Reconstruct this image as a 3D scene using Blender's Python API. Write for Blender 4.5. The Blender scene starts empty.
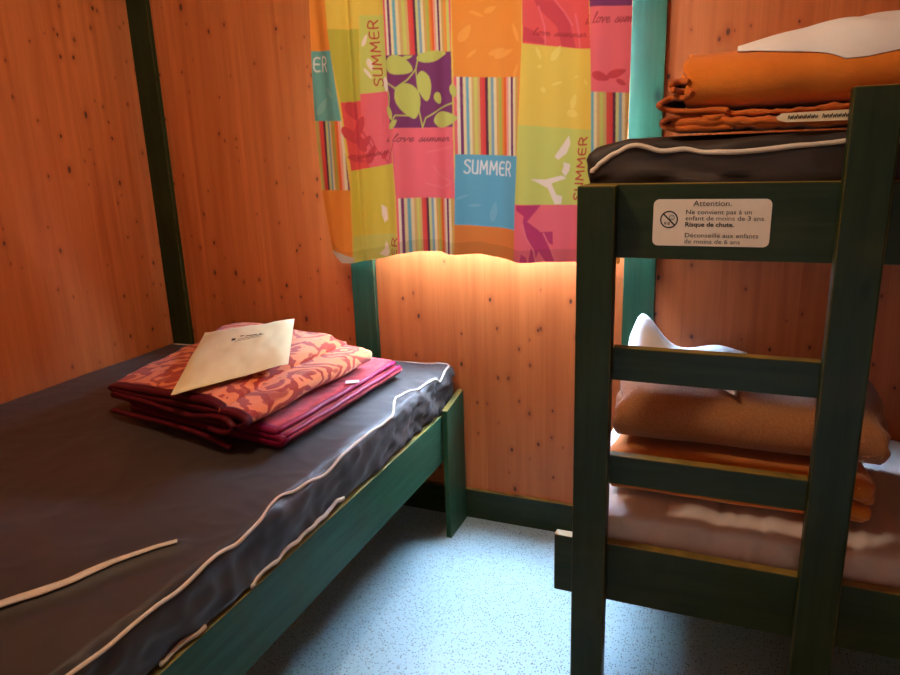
import bpy, bmesh, math, random
import numpy as np
from mathutils import Vector, Matrix, noise
from mathutils.bvhtree import BVHTree

S = bpy.context.scene
COL = S.collection
rnd = random.Random(7)


# ------------------------------------------------------------------ materials
def lin(c):
    c = [x / 255 for x in c]
    return tuple((x / 12.92 if x <= .04045 else ((x + .055) / 1.055) ** 2.4) for x in c) + (1,)


class NT:
    """small helper that wires nodes"""
    def __init__(s, name):
        s.m = bpy.data.materials.new(name)
        s.m.use_nodes = True
        s.t = s.m.node_tree
        s.t.nodes.clear()
        s.out = s.n('ShaderNodeOutputMaterial')

    def n(s, kind, **kw):
        nd = s.t.nodes.new(kind)
        for k, v in kw.items():
            if k in nd.inputs.keys():
                s.put(nd, k, v)
            else:
                setattr(nd, k, v)
        return nd

    def put(s, nd, key, v):
        if isinstance(v, bpy.types.NodeSocket):
            s.t.links.new(v, nd.inputs[key])
        else:
            nd.inputs[key].default_value = v

    def math(s, op, a, b=0., c=0., clamp=False):
        nd = s.n('ShaderNodeMath', operation=op, use_clamp=clamp)
        for i, v in enumerate((a, b, c)):
            s.put(nd, i, v)
        return nd.outputs[0]

    def mix(s, fac, a, b, blend='MIX'):
        nd = s.n('ShaderNodeMix', data_type='RGBA', blend_type=blend)
        s.put(nd, 0, fac)
        s.put(nd, 6, a)
        s.put(nd, 7, b)
        return nd.outputs[2]

    def ramp(s, fac, stops, interp='LINEAR'):
        nd = s.n('ShaderNodeValToRGB')
        cr = nd.color_ramp
        cr.interpolation = interp
        while len(cr.elements) < len(stops):
            cr.elements.new(.5)
        for e, (p, c) in zip(cr.elements, stops):
            e.position = p
            e.color = c if len(c) == 4 else tuple(c) + (1,)
        s.put(nd, 0, fac)
        return nd.outputs[0]

    def coords(s, sx=1, sy=1, sz=1):
        tc = s.n('ShaderNodeNewGeometry')
        mp = s.n('ShaderNodeMapping')
        mp.inputs['Scale'].default_value = (sx, sy, sz)
        s.t.links.new(tc.outputs['Position'], mp.inputs['Vector'])
        return mp.outputs[0]

    def noise(s, vec, scale, detail=2., rough=.5, dist=0., out=0):
        nd = s.n('ShaderNodeTexNoise', Scale=scale, Detail=detail, Roughness=rough, Distortion=dist)
        s.put(nd, 'Vector', vec)
        return nd.outputs[out]

    def bump(s, h, strength, distance=.01):
        nd = s.n('ShaderNodeBump', Strength=strength, Distance=distance)
        s.put(nd, 'Height', h)
        return nd.outputs[0]

    def principled(s, color, rough, normal=None, spec=.5, sheen=0., **kw):
        nd = s.n('ShaderNodeBsdfPrincipled')
        s.put(nd, 'Base Color', color)
        s.put(nd, 'Roughness', rough)
        s.put(nd, 'Specular IOR Level', spec)
        if sheen:
            nd.inputs['Sheen Weight'].default_value = sheen
            nd.inputs['Sheen Roughness'].default_value = .5
        if normal is not None:
            s.put(nd, 'Normal', normal)
        s.t.links.new(nd.outputs[0], s.out.inputs[0])
        return s.m


def grey(v):
    return (v, v, v, 1)


def pine_wall(name, base=(203, 118, 63)):
    """upright glued pine staves with small dark knots"""
    k = NT(name)
    geo = k.n('ShaderNodeNewGeometry')
    sep = k.n('ShaderNodeSeparateXYZ')
    k.t.links.new(geo.outputs['Position'], sep.inputs[0])
    u = k.math('ADD', sep.outputs[0], sep.outputs[1])
    z = sep.outputs[2]
    wob = k.n('ShaderNodeCombineXYZ', X=k.math('MULTIPLY', u, 3.), Z=k.math('MULTIPLY', z, .7))
    u2 = k.math('ADD', u, k.math('MULTIPLY', k.math('SUBTRACT', k.noise(wob.outputs[0], 1., 1.), .5), .012))
    # staves about 11 cm wide, each its own tone
    cell = k.math('FLOOR', k.math('MULTIPLY', u, 8.7))
    wn = k.n('ShaderNodeTexWhiteNoise', noise_dimensions='1D')
    k.put(wn, 'W', cell)
    fr = k.math('FRACT', k.math('MULTIPLY', u, 8.7))
    seam = k.math('LESS_THAN', fr, .022)
    gv = k.n('ShaderNodeCombineXYZ', X=k.math('MULTIPLY', u2, 26.), Y=k.math('MULTIPLY', cell, 3.7), Z=k.math('MULTIPLY', z, 1.3))
    g1 = k.noise(gv.outputs[0], 1., 3., .6)
    gv2 = k.n('ShaderNodeCombineXYZ', X=k.math('MULTIPLY', u2, 230.), Z=k.math('MULTIPLY', z, 3.))
    g2 = k.noise(gv2.outputs[0], 1., 2.)
    b = lin(base)
    dk = tuple(b[i] * f for i, f in enumerate((.76, .62, .5))) + (1,)
    lt = tuple(b[i] * f for i, f in enumerate((1.14, 1.16, 1.18))) + (1,)
    c = k.mix(k.ramp(g1, [(.3, grey(0)), (.72, grey(1))]), lt, dk)
    c = k.mix(k.math('MULTIPLY', k.math('SUBTRACT', g2, .4, clamp=True), .8), c, dk)
    c = k.mix(k.math('MULTIPLY', wn.outputs[0], .5), c, tuple(b[i] * f for i, f in enumerate((.8, .7, .6))) + (1,))
    c = k.mix(k.math('MULTIPLY', seam, .4), c, dk)

    def knots(c, su, sz, off, keep, r, strength):
        kv = k.n('ShaderNodeCombineXYZ', X=k.math('ADD', k.math('MULTIPLY', u, su), off), Y=k.math('MULTIPLY', z, sz))
        jit = k.noise(kv.outputs[0], 6., 2.)
        vo = k.n('ShaderNodeTexVoronoi', voronoi_dimensions='2D', Scale=1., Randomness=1.)
        k.put(vo, 'Vector', kv.outputs[0])
        sc = k.n('ShaderNodeSeparateColor')
        k.t.links.new(vo.outputs['Color'], sc.inputs[0])
        on = k.math('LESS_THAN', sc.outputs[0], keep)
        rad = k.math('MULTIPLY', k.math('ADD', sc.outputs[1], .35), r)
        d = k.math('ADD', vo.outputs['Distance'], k.math('MULTIPLY', k.math('SUBTRACT', jit, .5), r * .9))
        f = k.math('MULTIPLY', k.math('SUBTRACT', 1., k.math('DIVIDE', d, rad), clamp=True), 2.6, clamp=True)
        halo = k.math('MULTIPLY', k.math('SUBTRACT', 1., k.math('DIVIDE', d, k.math('MULTIPLY', rad, 3.2)), clamp=True), .5)
        c = k.mix(k.math('MULTIPLY', halo, on), c, tuple(b[i] * f for i, f in enumerate((.55, .36, .25))) + (1,))
        return k.mix(k.math('MULTIPLY', k.math('MULTIPLY', f, on), strength), c, lin((48, 20, 14)))
    c = knots(c, 17, 11, 3.3, .15, .09, .85)
    c = knots(c, 9, 5, 11.7, .18, .06, .8)
    c = knots(c, 24, 15, 27.1, .09, .12, .6)
    h = k.math('ADD', k.math('MULTIPLY', g1, .4), k.math('MULTIPLY', seam, -1.))
    return k.principled(c, .42, k.bump(h, .12, .004), spec=.4)


def green_wood(name, axis, base=(36, 49, 23)):
    """green stained softwood, grain running along the axis"""
    k = NT(name)
    sc = [26, 26, 26]
    sc['xyz'.index(axis)] = 1.6
    v = k.coords(*sc)
    g = k.noise(v, 1.6, 4., .6, .3)
    b = lin(base)
    c = k.mix(k.ramp(g, [(.3, grey(0)), (.75, grey(1))]), tuple(b[i] * f for i, f in enumerate((.62, .66, .62))) + (1,),
              tuple(b[i] * f for i, f in enumerate((1.35, 1.25, 1.15))) + (1,))
    # worn, yellowish patches where the stain is thin
    wv = k.coords(5, 5, 5)
    wear = k.ramp(k.noise(wv, 1.4, 3.), [(.52, grey(0)), (.78, grey(.45))])
    c = k.mix(wear, c, lin((62, 62, 28)))
    kn = k.n('ShaderNodeTexVoronoi', Scale=1.)
    ks = [14, 14, 14]
    ks['xyz'.index(axis)] = 6
    k.put(kn, 'Vector', k.coords(*ks))
    ksep = k.n('ShaderNodeSeparateColor')
    k.t.links.new(kn.outputs['Color'], ksep.inputs[0])
    on = k.math('LESS_THAN', ksep.outputs[0], .22)
    f = k.math('MULTIPLY', k.math('MULTIPLY', k.math('SUBTRACT', .2, kn.outputs['Distance'], clamp=True), 7., clamp=True), on)
    c = k.mix(f, c, tuple(x * .3 for x in b[:3]) + (1,))
    # lamplight along the arrises painted as a yellowish rubbed edge
    bv = k.n('ShaderNodeBevel', samples=4)
    bv.inputs['Radius'].default_value = .004
    geo = k.n('ShaderNodeNewGeometry')
    dt = k.n('ShaderNodeVectorMath', operation='DOT_PRODUCT')
    k.t.links.new(bv.outputs[0], dt.inputs[0])
    k.t.links.new(geo.outputs['Normal'], dt.inputs[1])
    edge = k.math('MULTIPLY', k.math('SUBTRACT', .985, dt.outputs['Value'], clamp=True), 7., clamp=True)
    edge = k.math('MULTIPLY', edge, k.ramp(k.noise(k.coords(9, 9, 9), 2., 3.), [(.35, grey(.1)), (.6, grey(.75))]))
    c = k.mix(edge, c, lin((150, 124, 56)))
    # lamplight from above painted yellowish onto upward faces, broken up by noise
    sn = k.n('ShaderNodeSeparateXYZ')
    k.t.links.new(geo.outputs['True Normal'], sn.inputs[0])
    top_light = k.math('MULTIPLY', k.math('GREATER_THAN', sn.outputs[2], .45), k.ramp(k.noise(k.coords(7, 7, 7), 2., 3.), [(.3, grey(.35)), (.65, grey(.85))]))
    c = k.mix(top_light, c, lin((158, 130, 58)))
    return k.principled(c, .42, k.bump(g, .12, .003), spec=.22)


def cloth(name, color, color2=None, scale=900., rough=.85, bump=.25, sheen=0., spec=.2, blot=6.):
    k = NT(name)
    c = lin(color)
    c2 = lin(color2) if color2 else tuple(x * .8 for x in c[:3]) + (1,)
    mix = k.mix(k.ramp(k.noise(k.coords(), blot, 4., .6), [(.35, grey(0)), (.7, grey(1))]), c, c2)
    fine = k.noise(k.coords(), scale, 2.)
    mix = k.mix(k.math('MULTIPLY', fine, .3), mix, tuple(x * .6 for x in c[:3]) + (1,))
    return k.principled(mix, rough, k.bump(fine, bump, .002), spec=spec, sheen=sheen)


def fleece(name, color, color2):
    """fuzzy wool: strong short-pile bump"""
    k = NT(name)
    f = k.noise(k.coords(), 260., 4., .7)
    b = k.noise(k.coords(), 14., 3.)
    c = k.mix(k.ramp(f, [(.3, grey(0)), (.7, grey(1))]), lin(color2), lin(color))
    c = k.mix(k.math('MULTIPLY', b, .35), c, lin(color2))
    return k.principled(c, .95, k.bump(f, .6, .004), spec=.1, sheen=.35)


def floral(name, ground, flower, deep):
    """big curling leaf print on a fleece blanket"""
    k = NT(name)
    v = k.coords(1, 1, 1.6)
    warp = k.n('ShaderNodeTexNoise', Scale=5., Detail=1.)
    k.put(warp, 'Vector', v)
    add = k.n('ShaderNodeVectorMath', operation='MULTIPLY_ADD')
    k.t.links.new(warp.outputs['Color'], add.inputs[0])
    add.inputs[1].default_value = (.22, .22, .22)
    k.t.links.new(v, add.inputs[2])
    wav = k.n('ShaderNodeTexWave', wave_type='RINGS', Scale=8.5, Distortion=11., Detail=3.)
    wav.inputs['Detail Scale'].default_value = 1.1
    k.put(wav, 'Vector', add.outputs[0])
    m1 = k.ramp(wav.outputs['Fac'], [(.56, grey(0)), (.64, grey(1))])
    vor = k.n('ShaderNodeTexVoronoi', Scale=17., feature='SMOOTH_F1')
    k.put(vor, 'Vector', add.outputs[0])
    m2 = k.ramp(vor.outputs['Distance'], [(.22, grey(1)), (.30, grey(0))])
    f = k.noise(k.coords(), 420., 3., .7)
    g = k.mix(k.math('MULTIPLY', f, .5), lin(ground), tuple(x * .6 for x in lin(ground)[:3]) + (1,))
    c = k.mix(m1, g, lin(flower))
    c = k.mix(k.math('MULTIPLY', m2, .75), c, lin(deep))
    return k.principled(c, .95, k.bump(f, .5, .003), spec=.1, sheen=.25)


def plain(name, color, rough=.6, spec=.4):
    k = NT(name)
    n = k.noise(k.coords(), 60., 2.)
    c = lin(color)
    return k.principled(k.mix(k.math('MULTIPLY', n, .12), c, tuple(x * .7 for x in c[:3]) + (1,)), rough, spec=spec)


def vinyl_floor():
    k = NT('speckled_vinyl')
    v = k.coords(1, 1, 0)
    c = k.mix(k.noise(v, 3., 2.), lin((164, 194, 198)), lin((178, 206, 208)))

    def specks(c, sc, keep, r, col):
        vo = k.n('ShaderNodeTexVoronoi', Scale=sc, voronoi_dimensions='2D')
        k.put(vo, 'Vector', v)
        s_ = k.n('ShaderNodeSeparateColor')
        k.t.links.new(vo.outputs['Color'], s_.inputs[0])
        on = k.math('LESS_THAN', s_.outputs[0], keep)
        f = k.math('MULTIPLY', k.math('SUBTRACT', r, vo.outputs['Distance'], clamp=True), 9., clamp=True)
        return k.mix(k.math('MULTIPLY', f, on), c, col)
    c = specks(c, 120., .28, .27, lin((62, 74, 80)))
    c = specks(c, 190., .25, .28, lin((130, 138, 138)))
    c = specks(c, 90., .12, .24, lin((110, 92, 74)))
    return k.principled(c, .36, k.bump(k.noise(v, 150., 2.), .05, .002), spec=.4)


M = dict(
    pine=pine_wall('pine_panelling'),
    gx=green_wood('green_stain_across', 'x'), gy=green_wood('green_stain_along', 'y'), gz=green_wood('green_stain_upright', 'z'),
    by=green_wood('bed_stain_along', 'y', (42, 86, 66)), bz=green_wood('bed_stain_upright', 'z', (40, 84, 62)), tz=green_wood('window_lit_stain_upright', 'z', (37, 80, 60)),  # trim stain lightened to carry the window light on those battens
    floor=vinyl_floor(),
    ceil=pine_wall('pine_ceiling', (214, 140, 80)),
    cover=cloth('dark_mattress_cover', (56, 48, 42), (46, 40, 36), 1200., .5, .15, spec=.4, sheen=.12),
    cover_top=cloth('brown_black_mattress_cover', (54, 42, 35), (42, 33, 28), 1200., .6, .2, spec=.35),
    piping=cloth('off_white_piping', (222, 208, 190), (205, 190, 172), 500., .7, .1),
    floral=floral('floral_fleece', (234, 132, 78), (164, 50, 28), (150, 40, 26)),
    floral2=floral('window_lit_crimson_fleece', (196, 62, 66), (168, 44, 48), (130, 28, 40)),  # bluish window light mixed into the base as a pinker red
    binding=cloth('maroon_binding', (92, 18, 30), (72, 12, 26), 500., .5, .1),
    binding2=cloth('window_lit_magenta_binding', (140, 20, 62), (112, 14, 50), 500., .5, .1),  # maroon edging shifted to magenta for the window light on it
    packet=cloth('cream_packet_film', (240, 226, 180), (234, 216, 164), 300., .4, .05, spec=.5),
    ink=plain('dark_print', (60, 50, 44)),
    rust=cloth('rust_blanket_wool', (226, 128, 40), (210, 110, 30), 420., .95, .5, sheen=.2),
    rust_shaded=cloth('shaded_rust_blanket_wool', (206, 104, 34), (150, 66, 24), 420., .95, .5, sheen=.2),  # darker copy of the rust wool, shade of the lower folds painted in
    tan=fleece('tan_brown_wool', (196, 132, 84), (152, 94, 52)),
    orange=fleece('orange_wool', (226, 138, 48), (198, 110, 34)),
    sheet=cloth('pale_pink_beige_sheet', (226, 208, 198), (214, 196, 186), 700., .8, .1),
    white=cloth('white_cotton', (236, 232, 230), (226, 222, 220), 800., .8, .1),
    sticker=plain('sticker_paper', (236, 222, 206), .45),
    black=plain('black_print', (22, 20, 20), .5),
    tag=plain('paper_tag', (240, 216, 176), .6),
    pale_tag=plain('care_tag_white', (236, 220, 214), .6),
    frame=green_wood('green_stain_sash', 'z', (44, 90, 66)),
)


def glass():
    k = NT('window_glass')
    tr = k.n('ShaderNodeBsdfTransparent')
    gl = k.n('ShaderNodeBsdfGlossy', Roughness=.02)
    mx = k.n('ShaderNodeMixShader')
    mx.inputs[0].default_value = .05
    k.t.links.new(tr.outputs[0], mx.inputs[1])
    k.t.links.new(gl.outputs[0], mx.inputs[2])
    k.t.links.new(mx.outputs[0], k.out.inputs[0])
    return k.m


def curtain_cloth():
    k = NT('printed_curtain_cotton')
    at = k.n('ShaderNodeVertexColor')
    at.layer_name = 'print'
    weave = k.noise(k.coords(), 900., 2.)
    c = k.mix(k.math('MULTIPLY', weave, .12), at.outputs[0], (.1, .08, .06, 1))
    d = k.n('ShaderNodeBsdfDiffuse')
    t = k.n('ShaderNodeBsdfTranslucent')
    geo = k.n('ShaderNodeNewGeometry')
    back = k.mix(.2, (.46, .45, .46, 1), c)              # printed on the room side only, pale reverse
    k.put(d, 0, k.mix(geo.outputs['Backfacing'], c, back))
    k.t.links.new(c, t.inputs[0])
    mx = k.n('ShaderNodeMixShader')
    mx.inputs[0].default_value = CURTAIN_THIN
    k.t.links.new(d.outputs[0], mx.inputs[1])
    k.t.links.new(t.outputs[0], mx.inputs[2])
    k.t.links.new(mx.outputs[0], k.out.inputs[0])
    return k.m


CURTAIN_THIN = .003
M['glass'] = glass()
M['curtain'] = curtain_cloth()


# ------------------------------------------------------------------ objects
def link(name, bm_or_me, mats, parent=None, smooth=False):
    if isinstance(bm_or_me, bmesh.types.BMesh):
        bmesh.ops.recalc_face_normals(bm_or_me, faces=bm_or_me.faces)
        me = bpy.data.meshes.new(name)
        bm_or_me.to_mesh(me)
        bm_or_me.free()
    else:
        me = bm_or_me
        me.name = name
    o = bpy.data.objects.new(name, me)
    COL.objects.link(o)
    for m in (mats if isinstance(mats, (list, tuple)) else [mats]):
        me.materials.append(M[m] if isinstance(m, str) else m)
    if smooth:
        me.polygons.foreach_set('use_smooth', [True] * len(me.polygons))
    if parent is not None:
        o.parent = parent
        o.matrix_parent_inverse = Matrix.Translation(parent.location).inverted()
    return o


def thing(name, label, cat, loc=(0, 0, 0), group=None):
    o = bpy.data.objects.new(name, None)
    o.empty_display_size = .1
    COL.objects.link(o)
    o.location = loc
    return tag(o, label, cat, group)


def tag(o, label=None, cat=None, group=None, kind=None):
    for key, v in (('label', label), ('category', cat), ('group', group), ('kind', kind)):
        if v:
            o[key] = v
    return o


def add_box(bm, x0, x1, y0, y1, z0, z1, bev=0., seg=2, mat=0):
    r = bmesh.ops.create_cube(bm, size=1.)
    vs = r['verts']
    for v in vs:
        v.co = Vector(((x0 + x1) / 2 + v.co.x * (x1 - x0), (y0 + y1) / 2 + v.co.y * (y1 - y0), (z0 + z1) / 2 + v.co.z * (z1 - z0)))
    fs = {f for v in vs for f in v.link_faces}
    for f in fs:
        f.material_index = mat
    if bev:
        es = list({e for v in vs for e in v.link_edges})
        bmesh.ops.bevel(bm, geom=es, offset=bev, segments=seg, affect='EDGES', profile=.6)


def box(name, x0, x1, y0, y1, z0, z1, mat, parent=None, bev=.003):
    bm = bmesh.new()
    add_box(bm, x0, x1, y0, y1, z0, z1, bev)
    return link(name, bm, mat, parent)


def catmull(P, n):
    P = [Vector(p) for p in P]
    out = []
    for i in range(len(P) - 1):
        a, b, c, d = P[max(i - 1, 0)], P[i], P[i + 1], P[min(i + 2, len(P) - 1)]
        for j in range(n):
            t = j / n
            out.append(.5 * ((2 * b) + (c - a) * t + (2 * a - 5 * b + 4 * c - d) * t * t + (3 * b - a - 3 * c + d) * t ** 3))
    out.append(P[-1])
    return out


def add_tube(bm, pts, r, seg=8, up=None, flat=1., mat=0):
    """a tube along points; flat < 1 squashes it into a tape lying on the up direction"""
    rings = []
    n = len(pts)
    for i, p in enumerate(pts):
        t = (pts[min(i + 1, n - 1)] - pts[max(i - 1, 0)]).normalized()
        u = up[i] if up else Vector((0, 0, 1))
        s = t.cross(u)
        s = s.normalized() if s.length > 1e-4 else Vector((1, 0, 0))
        u = s.cross(t)
        rr = r[i] if isinstance(r, (list, tuple)) else r
        rings.append([bm.verts.new(p + s * math.cos(a) * rr + u * math.sin(a) * rr * flat)
                      for a in [2 * math.pi * k / seg for k in range(seg)]])
    for a, b in zip(rings, rings[1:]):
        for k in range(seg):
            f = bm.faces.new((a[k], a[(k + 1) % seg], b[(k + 1) % seg], b[k]))
            f.material_index = mat
    bm.faces.new(rings[0]).material_index = mat
    bm.faces.new(rings[-1][::-1]).material_index = mat


def soft_box(bm, lo, hi, r, res, disp):
    """rounded block with a fine grid; disp(p, n) moves each point"""
    lo, hi = Vector(lo), Vector(hi)
    n = [max(2, int(round((hi[i] - lo[i]) / res))) for i in range(3)]
    vs = {}

    def vert(i, j, k):
        if (i, j, k) not in vs:
            p = Vector([lo[a] + (hi[a] - lo[a]) * q / n[a] for a, q in enumerate((i, j, k))])
            q = Vector([min(max(p[a], lo[a] + r), hi[a] - r) for a in range(3)])
            d = p - q
            nn = d.normalized() if d.length > 1e-6 else Vector((0, 0, 1))
            if d.length > 1e-6:
                p = q + nn * r
            vs[i, j, k] = bm.verts.new(disp(p, nn))
        return vs[i, j, k]
    for a in range(3):
        b, c = (a + 1) % 3, (a + 2) % 3
        for side in (0, n[a]):
            for i in range(n[b]):
                for j in range(n[c]):
                    q = []
                    for di, dj in ((0, 0), (1, 0), (1, 1), (0, 1)):
                        ijk = [0, 0, 0]
                        ijk[a], ijk[b], ijk[c] = side, i + di, j + dj
                        q.append(vert(*ijk))
                    bm.faces.new(q)


def ridge(p, f, seed=0.):
    return 1 - abs(noise.noise(Vector((p[0] * f[0] + seed, p[1] * f[1] + seed * .7, p[2] * f[2])))) * 2


def seg_dist(p, path):
    best = (9, 0)
    for a, b in zip(path, path[1:]):
        ab = b - a
        t = min(max((p - a).dot(ab) / ab.dot(ab), 0), 1)
        d = (p - a - ab * t).length
        if d < best[0]:
            best = (d, t)
    return best[0]


def on_surface(o, pts, lift, down=True):
    """drop points on a mesh, return the points lifted off it and the normals there"""
    bvh = BVHTree.FromPolygons([v.co.copy() for v in o.data.vertices], [tuple(p.vertices) for p in o.data.polygons])
    P, N = [], []
    for p in pts:
        if down:
            hit = bvh.ray_cast(Vector((p[0], p[1], p[2] + .3)), Vector((0, 0, -1)))
        else:
            hit = bvh.find_nearest(Vector(p))
        if hit[0] is None:
            hit = bvh.find_nearest(Vector(p))
        P.append(hit[0] + hit[1] * lift)
        N.append(hit[1])
    return P, N


def folded(bm, prof, corners, z0, thick, nv, wob=0., ragged=0., seed=0., v0=0., v1=1., grow=0., mat=0, sag=None, fine=6, stag=0.):
    """a folded sheet: prof is the fold line (a across 0..1, height) seen from the end, carried from corner pair to corner pair"""
    c00, c10, c01, c11 = [Vector(c) for c in corners]       # (a=0,v=0) (a=1,v=0) (a=0,v=1) (a=1,v=1)
    W = ((c10 - c00).length + (c11 - c01).length) / 2
    line = catmull([(a * W, h) for a, h in prof], fine)
    n = len(line)
    nor = []
    for i in range(n):
        t = (line[min(i + 1, n - 1)] - line[max(i - 1, 0)])
        t = t.normalized() if t.length else Vector((1, 0))
        nor.append(Vector((-t.y, t.x)))
    th = thick / 2 + grow
    sec = [(i, 1.) for i in range(n)] + [(n - 1, 0.)] + [(i, -1.) for i in range(n - 1, -1, -1)] + [(0, 0.)]
    rings = []
    L = ((c01 - c00).length + (c11 - c10).length) / 2
    for j in range(nv + 1):
        v = v0 + (v1 - v0) * j / nv
        ring = []
        for i, s in sec:
            p = line[i] + nor[i] * (s * th)
            if s == 0:
                tt = (line[i] - line[i - 1 if i else 1]).normalized()
                p = line[i] + tt * th * .8
            a = p.x / W
            vv = v
            if ragged:
                e = (v - .5) * 2
                vv = v + ragged / L * noise.noise(Vector((i * .16 + seed, seed * 2, 0))) * abs(e) ** 3 * (1 if e > 0 else -1)
            vv -= stag / L * (i / n) * max(0., 1 - v * 4)          # inner layers stick out at the first end
            xy = (c00 * (1 - a) + c10 * a) * (1 - vv) + (c01 * (1 - a) + c11 * a) * vv
            q = Vector((xy.x, xy.y, z0 + p.y))
            if wob:
                w = Vector((noise.noise(q * 7 + Vector((seed, 0, 0))), noise.noise(q * 7 + Vector((0, seed, 5))), noise.noise(q * 6 + Vector((0, 3, seed)))))
                w2 = noise.noise(Vector((q.x * 18, q.y * 18, q.z * 18 + seed)))
                q += Vector((w.x, w.y, (w.z + w2 * .4) * min(1., p.y / .03))) * wob
            if sag:
                q.z += sag(a, v, p.y)
            ring.append(bm.verts.new(q))
        rings.append(ring)
    m = len(sec)
    for A, B in zip(rings, rings[1:]):
        for k in range(m):
            bm.faces.new((A[k], A[(k + 1) % m], B[(k + 1) % m], B[k])).material_index = mat
    # close both ends strip by strip
    for R in (rings[0], rings[-1]):
        for i in range(n - 1):
            bm.faces.new((R[i], R[i + 1], R[2 * n - i - 1], R[2 * n - i])).material_index = mat
        bm.faces.new((R[n - 1], R[n], R[n + 1])).material_index = mat
        bm.faces.new((R[0], R[2 * n], R[2 * n + 1])).material_index = mat


def text_mesh(bm, s, size, M4, mat=0, align='LEFT', bold=False):
    cu = bpy.data.curves.new('lettering', 'FONT')
    cu.body = s
    cu.size = size
    cu.align_x = align
    cu.resolution_u = 3
    if bold:
        cu.offset = size * .022
    o = bpy.data.objects.new('lettering', cu)
    COL.objects.link(o)
    dg = bpy.context.evaluated_depsgraph_get()
    me = bpy.data.meshes.new_from_object(o.evaluated_get(dg))
    k = len(bm.verts)
    kf = len(bm.faces)
    bm.from_mesh(me)
    bm.verts.ensure_lookup_table()
    bm.faces.ensure_lookup_table()
    for v in bm.verts[k:]:
        v.co = M4 @ v.co
    for f in bm.faces[kf:]:
        f.material_index = mat
    bpy.data.objects.remove(o)
    bpy.data.curves.remove(cu)
    bpy.data.meshes.remove(me)

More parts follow.
